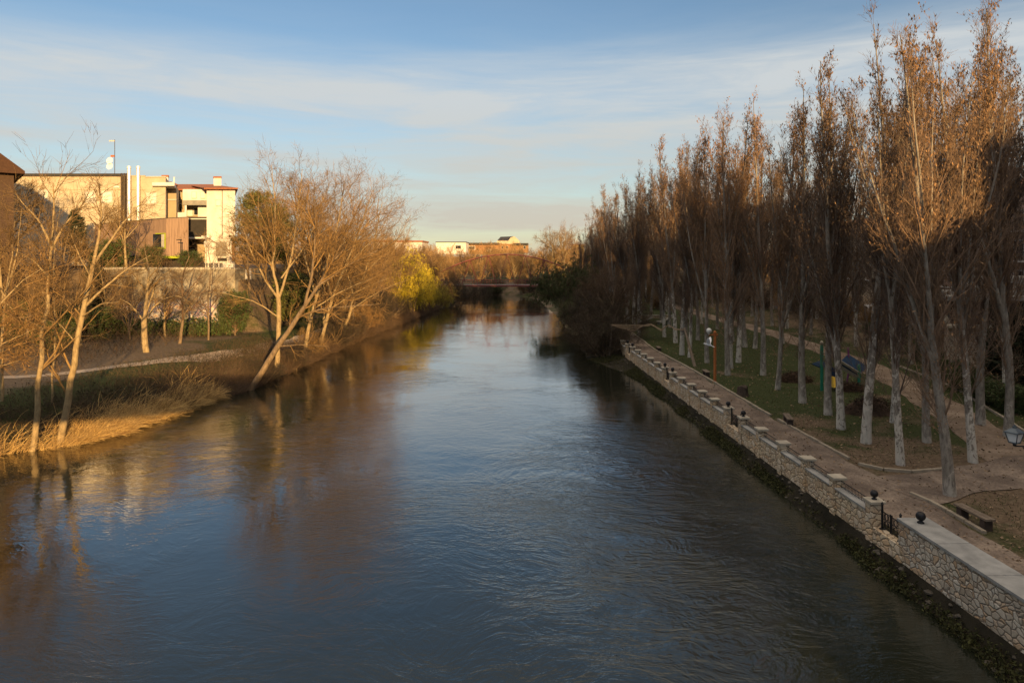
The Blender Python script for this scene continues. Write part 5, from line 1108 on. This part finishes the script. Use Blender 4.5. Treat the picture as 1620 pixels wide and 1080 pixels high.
ev(EV2, 120, 76, .6, .7, 'dark conifer before the beige block', 'evergreen_tree'); ev(EV, 560, 118, .7, .7, 'dark pine glimpsed on the left skyline'); ev(EV, 675, 190, .8, .8, 'round dark tree near the white skyline building')
for i, (px, Y, s, lab) in enumerate(((1586, 43.5, 1.25, 'black cypress in front of the stone pavilion'), (1612, 42.5, 1.2, 'second black cypress at the right edge'), (1640, 42, 1.3, 'cypress just beyond the right edge'))): ev(CY, px, Y, s*1.5, s*1.02, lab, 'cypress_tree')
for i, (px, Y, lab) in enumerate(((1455, 58, 'dark hedge bush behind the park path bend'), (1480, 53, 'dark hedge bush left of the stone pavilion'), (1505, 49, 'dark hedge bush at the pavilion corner'), (1528, 45.5, 'dark hedge bush before the pavilion wall'), (1555, 43, 'dark hedge bush left of the cypresses'), (1600, 39.5, 'low dark hedge bush under the cypresses'), (1578, 41.3, 'dark hedge bush between path and cypress'), (1415, 66, 'dark hedge bush below the parked cars'), (1385, 70, 'dark hedge bush left of the parked van'))):
    x = px_at(px, Y); plant('hedge_bush', HB, (x, Y, hz(x, Y)-.1), lab, 'bush', 'hedge bushes behind the park path', rng.uniform(0, 6.28), .8, .52)
for i, (px, Y, s, sz, lab) in enumerate(((8, 64, 1.5, 1.5, 'dark evergreen bush at the far left behind the whitish tree'), (38, 62, 1.3, 1.2, 'dark evergreen bush behind the straight pale tree'), (70, 64, 1.4, 1.3, 'dark evergreen bush between the two reed bank trees'), (105, 63, 1.3, 1.1, 'dark evergreen bush behind the forked tree'), (135, 66, 1.4, 1.3, 'dark evergreen bush right of the forked tree'), (165, 64, 1.2, 1.0, 'dark evergreen bush left of the pollarded tree'), (25, 54, .9, .8, 'low dark bush near the left edge of the bank'), (90, 56, .9, .8, 'low dark bush behind the slender sapling'), (150, 70, 1.5, 1.7, 'tall dark bush below the small conifer'))):
    x = px_at(px, Y); plant('evergreen_bush', [EV2, HB][i % 2] if i not in (0, 2) else EV2, (x, Y, hz(x, Y)-.2), lab, 'bush', 'evergreens', rng.uniform(0, 6.28), s*(.33 if (i % 2 == 0 or i in (0, 2)) else 1), sz*(.33 if (i % 2 == 0 or i in (0, 2)) else 1))
for i, (x, Y) in enumerate(zip(np.interp(np.arange(60, 150, 5.0), [60, 150], [40.5, 37.5]), np.arange(60, 150, 5.0))):
    x += rng.normal(0, .5); gen(BU[int(rng.integers(0, 3))], 'brown_bush', x, Y, rng.uniform(.9, 1.3), f'{ORD[i]} brown bush from the near end of the row hiding the street', 'bush', 'brown bushes along the street side', 1.0)
for i, (x, Y) in enumerate(((24, 112), (18, 118), (30, 118), (21, 128), (27, 134), (16, 138), (33, 128), (23, 146))):
    gen(BU[int(rng.integers(0, 3))], 'brown_bush', x, Y, rng.uniform(1.1, 1.5), f'{ORD[i]} nearest brown bush closing off the far end of the grove', 'bush', 'brown bushes at the far end of the grove', 1.0)
# hedge under the graffiti wall: one run of ivy and shrub
g = np.random.default_rng(81); ge = Geo(); N = 700; S = np.c_[g.uniform(-48, -29, N), g.uniform(66.6, 69.0, N), np.zeros(N)]; S[:, 2] = height(S[:, 0], S[:, 1])
P_, Q_ = grow(g, S, np.c_[g.normal(0, .4, (N, 2)), np.ones(N)], g.uniform(.7, 1.9, N), np.full(N, .015), 5, -.02, .15, .4); ge.tubes(P_, Q_, 3); ge.leaves(g, along(g, P_, 26), .2, .4, .6, jit=.22)
ho = np.array([-37, 67.6, 2.]); 
for i in range(len(ge.V)): ge.V[i] = ge.V[i]-ho
o = put('ivy_hedge', ge.mesh('ivy_hedge', [M_twig_brown, M_hedge]), None, ho); tag(o, 'green ivy hedge along the foot of the graffiti wall', 'hedge')
# willows
WL = [willow_meshes(91, 7, 6, M_willow, M_twig_tan), willow_meshes(92, 7, 7, M_willow_green, M_twig_brown, -.5, .55)]
for px, Y, s, lab in ((652, 112, .95, 'bright yellow weeping willow low over the water'), (668, 122, 1.0, 'yellow willow tucked behind the brightest willow'), (640, 116, 1.25, 'taller yellow green willow up the bank behind')):
    x = min(px_at(px, Y), float(XL(Y))+1.4) if px > 645 else min(px_at(px, Y), float(XL(Y))-1); plant('yellow_willow', WL[0], (x, Y, max(.1, hz(x, Y))), lab, 'tree', 'yellow willows of the left bank', rng.uniform(0, 6.28), s, s)
x = px_at(902, 108); plant('leaning_willow', WL[1], (x, 108, max(.0, hz(x, 108))), 'dark green willow leaning over the water before the bridge', 'tree', None, 0.2, 1.35, 1.3)
x = px_at(918, 116); plant('leaning_willow', WL[1], (x, 116, max(.0, hz(x, 116))), 'second dark willow close behind the leaning green one', 'tree', None, 1.2, 1.15, 1.25)
# right bank brown thickets
RB = 'brown thickets on the right bank'
for i, (px, Y, s, k, lab) in enumerate([(955, 67, 1.15, 1, 'dark brown bush hanging over the river where the wall ends'), (935, 73, 1.2, 1, 'tangled brown bush at the water behind the first one'), (968, 75, 1.35, 1, 'reddish bush behind the wall end'), (930, 84, 1.3, 1, 'brown bush at the waterline beyond the wall end'), (912, 92, 1.2, 2, 'dark leafy bush at the waterline before the willow'), (960, 92, 1.7, 1, 'tall brown bush left of the net'), (925, 102, 1.3, 1, 'brown bush below the leaning willow'), (940, 125, 1.6, 1, 'tall brown bush at the right foot of the bridge'), (905, 140, 1.3, 3, 'greenish bush below the bridge right end')]):
    x = px_at(px, Y); gen(BU[k], 'brown_bush', x, Y, s, lab, 'bush', RB, 1.0)
for i, (px, Y, s, k, lab) in enumerate([(972, 76, .85, 3, 'spreading bare tree above the end of the river wall'), (945, 88, .8, 3, 'reddish bare tree beside the leaning willow'), (962, 104, .9, 3, 'bare tree between willow and first far poplar'), (925, 128, .85, 3, 'bare tree by the right end of the bridge')]):
    gen(BR[k], 'bare_tree', px_at(px, Y), Y, s, lab, 'tree', RB)
# left bank shrubs along the water
LB = 'shrubs along the left waterline'
sh = [(420, 53.5, .6, 1, 'dark shrub at the foot of the big leaning tree'), (462, 60, .7, 1, 'brown shrub at the waterline beyond the leaning tree'), (495, 66, .8, 0, 'tan shrub at the waterline past the leaning tree'), (525, 73, .9, 1, 'brown shrub overhanging the water, fourth past the leaning tree'), (550, 79, 1.0, 1, 'dark overhanging shrub, fifth past the leaning tree'), (572, 85, 1.0, 0, 'tan overhanging shrub, sixth past the leaning tree'), (590, 92, 1.1, 1, 'brown overhanging shrub, seventh past the leaning tree'), (610, 99, 1.15, 1, 'dark shrub just left of the willows'),
      (618, 106, .9, 0, 'golden shrub against the left willow'), (690, 131, 1.2, 3, 'yellow green shrub just right of the willows'), (705, 139, 1.3, 0, 'golden shrub right of the willows at the waterline'), (716, 146, 1.3, 1, 'brown shrub at the left foot of the bridge'), (735, 166, 1.3, 1, 'dark bush under the bridge deck'), (760, 172, 1.5, 1, 'dark bush seen through the middle of the bridge'), (785, 176, 1.6, 2, 'black green bush behind the bridge centre'), (830, 172, 1.3, 0, 'tan bush behind the bridge right half'), (850, 166, 1.4, 1, 'brown bush behind the willow under the bridge')]
for px, Y, s, k, lab in sh:
    x = px_at(px, Y); x = min(x, float(XL(Y))-.1) if Y < 150 else x; gen(BU[k], 'river_shrub', x, Y, s, lab, 'bush', LB)
# middle distance trees beyond the bridge, one by one
MD = 'trees beyond the bridge'
md = [(725, 185, 1.0, 0), (748, 195, .9, 2), (770, 190, 1.1, 1), (792, 188, .9, 3), (815, 192, 1.0, 0), (838, 188, 1.1, 2), (858, 196, 1.3, 1), (876, 190, 1.7, 2), (895, 200, 1.9, 0), (912, 185, 1.4, 3), (780, 215, 1.1, 0), (735, 210, 1.1, 3), (760, 225, 1.3, 2)]
for i, (px, Y, s, k) in enumerate(md): gen(BR[k], 'distant_tree', px_at(px, Y), Y, s, f'{ORD[i]} bare tree counted leftmost first among those close beyond the bridge' if 0 else ['golden bare tree beyond the left end of the arch', 'bare tree seen through the left quarter of the arch', 'bushy bare tree left of the arch crown', 'reddish bare tree below the distant gable', 'golden bare tree right of the distant gable', 'bare tree above the right half of the arch', 'broad bare tree above the arch right haunch', 'tall leafless tree on the skyline right of the gable', 'tallest leafless tree on the skyline left of the grove', 'reddish tree close to the grove far end', 'bare tree between bridge and orange brick building', 'slim reddish tree before the orange brick building', 'bare tree before the distant gable building'][i], 'tree', MD)
M_far = simple('far_twig', (.40, .26, .12), (.26, .16, .07), .3); M_farl = simple('far_leaf', (.46, .28, .10), (.28, .17, .06), .3)
# the far wood that reads as one mass
g = np.random.default_rng(101); V = []; Q = []; M_ = []; n0 = 0
lows = []
for sd in range(3):
    ge = Geo(); gg = np.random.default_rng(200+sd); N = 9
    P, Rr = grow(gg, np.c_[gg.normal(0, .4, (N, 2)), np.full(N, -.3)], np.c_[gg.normal(0, .35, (N, 2)), np.ones(N)], gg.uniform(4, 8, N), np.full(N, .09), 6, .03, .08, .2); ge.tubes(P, Rr, 4)
    S, D, t_, r_, p_ = spawn(gg, P, Rr, 14, .15, 1, R(20), R(55)); P1, R1 = grow(gg, S, D, gg.uniform(.8, 2.4, len(t_)), np.full(len(t_), .03), 4, .06, .1, .4); ge.tubes(P1, R1, 3)
    S, D, t_, r_, p_ = spawn(gg, P1, R1, 6, .2, 1, R(20), R(60)); P2, R2 = grow(gg, S, D, gg.uniform(.4, 1.2, len(t_)), np.full(len(t_), .02), 3, .05, .1, .5); ge.tubes(P2, R2, 3); ge.leaves(gg, along(gg, P2, 2), .16, 0, .6)
    lows.append((np.concatenate(ge.V), np.concatenate(ge.Q), np.concatenate(ge.m)))
spots = [(px_at(g.uniform(380, 1000), Y), Y) for Y in g.uniform(205, 290, 110)]+[(g.uniform(-130, -34), g.uniform(125, 230)) for _ in range(45)]+[(g.uniform(18, 120), g.uniform(150, 260)) for _ in range(45)]
for x, y in spots:
    v, q, m = lows[int(g.integers(3))]; s = g.uniform(1.0, 1.6); a = g.uniform(0, 6.28); c_, s_ = cos(a), sin(a)
    z = hz(x, y); vv = v*s; V.append(np.c_[vv[:, 0]*c_-vv[:, 1]*s_+x, vv[:, 0]*s_+vv[:, 1]*c_+y, vv[:, 2]+z]); Q.append(q+n0); M_.append(m); n0 += len(v)
o = put('far_woodland', mesh_np('far_woodland', np.concatenate(V), [np.concatenate(Q)], [M_far, M_farl], np.concatenate(M_), True)); tag(o, 'golden leafless woodland massed beyond the bridge', 'woodland', None, 'stuff')

# ------------------------------------------------------------------ reeds, brambles, weeds, litter: nobody could count them
def blades(name, S, D, L, wd, mat, label, cat, droop=-.12, k=5, wig=.08, seed=1, leafm=None, lv=0):
    g = np.random.default_rng(seed); ge = Geo(); P, Rr = grow(g, S, D, L, wd, k, droop, wig, .25); ge.tubes(P, Rr, 3)
    if lv: ge.leaves(g, along(g, P, lv), .09, .2, .5, jit=.06)
    o = put(name, ge.mesh(name, [mat, leafm or M_leaf_dry])); tag(o, label, cat, None, 'stuff')
M_reed = simple('dry_reed', (.74, .50, .19), (.24, .135, .05), 2, .8)
g = np.random.default_rng(111); N = 14000; y = 31+17*g.random(N)**.8; u = np.abs(g.normal(0, .75, N))-.2; x = XL(y)-u; S = np.c_[x, y, np.maximum(height(x, y), -.15)]
dens_ = .25+.75*sm((np.sin(y*2.1)+np.sin(y*.83+1)+np.sin(y*5.3)*.6+.9)/1.8); k_ = g.random(N) < dens_; S = S[k_]; y = y[k_]; u = u[k_]; N = len(S)
L = g.uniform(.35, 1.5, N)*(.75+.5*np.sin(y*1.3)**2); blades('dry_reeds', S, np.c_[g.normal(.5, .45, N), g.normal(.35, .4, N), np.ones(N)], L, g.uniform(.007, .017, N), M_reed, 'golden dry reeds along the left waterline', 'reeds', -.17, 6, .11, 1)
N = 21000; y = g.uniform(44, 128, N); u = np.abs(g.normal(0, 1.1, N))-.1; x = XL(y)-u; S = np.c_[x, y, np.maximum(height(x, y), -.1)]
blades('brown_sedge', S, np.c_[g.normal(.4, .4, N), g.normal(.1, .4, N), np.ones(N)], g.uniform(.4, 1.5, N), np.full(N, .010), M_twig_brown, 'brown sedge hanging over the shaded left waterline', 'sedge', -.13, 5, .09, 2)
N = 9000; N = 14000; y = g.uniform(31, 66, N); u = g.uniform(.7, 6.5, N); x = XL(y)-u; S = np.c_[x, y, height(x, y)]; k_ = (g.random(N) < .25+.75*(np.abs(u-2.4) < 1.8)); S = S[k_]
blades('bank_brambles', S, np.c_[g.normal(0, .6, (len(S), 2)), np.ones(len(S))], g.uniform(.3, 1.1, len(S)), np.full(len(S), .008), M_twig_brown, 'dark brambles and weeds covering the left bank slope', 'brambles', -.08, 5, .14, 3, M_leaf_dk, 3)
N = 5000; x = g.uniform(-75, -30, N); y = g.uniform(46, 70, N); k_ = (XL(y)-x > 9.5); x, y = x[k_], y[k_]; S = np.c_[x, y, height(x, y)]
blades('hillside_thicket', S, np.c_[g.normal(0, .5, (len(S), 2)), np.ones(len(S))], g.uniform(.6, 2.6, len(S)), np.full(len(S), .012), M_twig_brown, 'brown thicket covering the slope under the buildings', 'thicket', -.03, 6, .13, 4, M_leaf_dk, 6)
N = 15000; y = g.uniform(15, 66, N); w_ = WX(y)-XR(y); u = g.beta(1.3, 1.2, N)*(w_-.05); x = XR(y)+u-.12; S = np.c_[x, y, np.maximum(height(x, y), -.05)]; k_ = g.random(N) < (.06+.94*sm((np.sin(y*.9)+np.sin(y*.37+1)+.45)/1.0))*(.35+.65*sm((y-22)/5)); S = S[k_]
M_weed = simple('bank_weed', (.05, .052, .014), (.025, .026, .009), 3, .9); M_weedb = simple('bank_weed_brown', (.1, .065, .03), (.05, .035, .018), 3, .9)
blades('bank_weeds', S, np.c_[g.normal(-.2, .5, len(S)), g.normal(0, .5, len(S)), np.ones(len(S))], g.uniform(.06, .24, len(S)), np.full(len(S), .006), M_weedb, 'green and brown weeds on the mud below the river wall', 'weeds', -.15, 4, .15, 5, M_weed, 5)
N = 26000; x = g.uniform(12.5, 36, N); y = g.uniform(20, 100, N); pd = np.array(dp); d_ = np.min(np.hypot(x[:, None]-np.interp(np.linspace(0, 1, 60), np.linspace(0, 1, len(pd)), pd[:, 0])[None], y[:, None]-np.interp(np.linspace(0, 1, 60), np.linspace(0, 1, len(pd)), pd[:, 1])[None]), axis=1)
k_ = (x > WX(y)+3.4) & (d_ > 2.0) & ~((np.abs(y-27-(x-15)*.33) < 2.0) & (x < 25)); x, y = x[k_], y[k_]; S = np.c_[x, y, height(x, y)]
M_grassb = simple('lawn_blade', (.07, .085, .022), (.038, .05, .014), 1.2, .9)
blades('lawn_grass', S, np.c_[g.normal(0, .5, (len(S), 2)), np.ones(len(S))], g.uniform(.05, .16, len(S)), np.full(len(S), .012), M_grassb, 'sparse short grass over the shaded park lawn', 'grass', -.1, 3, .1, 6)
N = 9000; x = g.uniform(12.6, 34, N); y = 16+64*g.random(N)**1.5; k_ = x > WX(y)+.5; x, y = x[k_], y[k_]; ge = Geo(); x = x+.6*np.sin(y*2.1+x); x = np.maximum(x, WX(y)+.5); ge.leaves(g, np.c_[x, y, height(x, y)+.045], .10, 0, .7, 0, .0, dirs=np.c_[g.normal(0, 1, (len(x), 2)), g.normal(0, .12, len(x))])
o = put('fallen_leaves', ge.mesh('fallen_leaves', [simple('fallen_leaf', (.30, .21, .13), (.10, .065, .04), .9, .9)])); tag(o, 'pale fallen leaves and litter over lawn and path', 'leaves', None, 'stuff')

g = np.random.default_rng(141); mb_v = []; mb_q = []; nn_ = 0
for i in range(330):
    y = 14+52*g.random()**1.3; xr_, wx_ = float(XR(y)), float(WX(y)); x = wx_-g.random()**1.6*(wx_-xr_+.5)*1.0-.03; s = g.uniform(.03, .12)*(1.15 if y < 30 else 1)
    m_ = MB().ball((0, 0, 0), 1, 7, 5); V_ = np.array(m_.v)
    for _ in range(4):
        d = nrmz(g.normal(0, 1, 3)); V_ -= np.maximum((V_@d)-g.uniform(.4, .75), 0)[:, None]*d*.9
    V_ = V_*np.array([s*g.uniform(.8, 1.5), s*g.uniform(.8, 1.5), s*.6])+np.array([x, y, max(hz(x, y), -.06)-s*.2])
    mb_v.append(V_); mb_q.append(np.array(m_.f)+nn_); nn_ += len(V_)
o = put('bank_rubble', mesh_np('bank_rubble', np.concatenate(mb_v), [np.concatenate(mb_q)], [simple('wet_stone', (.105, .088, .068), (.035, .03, .024), 2.2, .7, bmp=.4)])); tag(o, 'small wet stones strewn along the foot of the river wall', 'rubble', None, 'stuff')
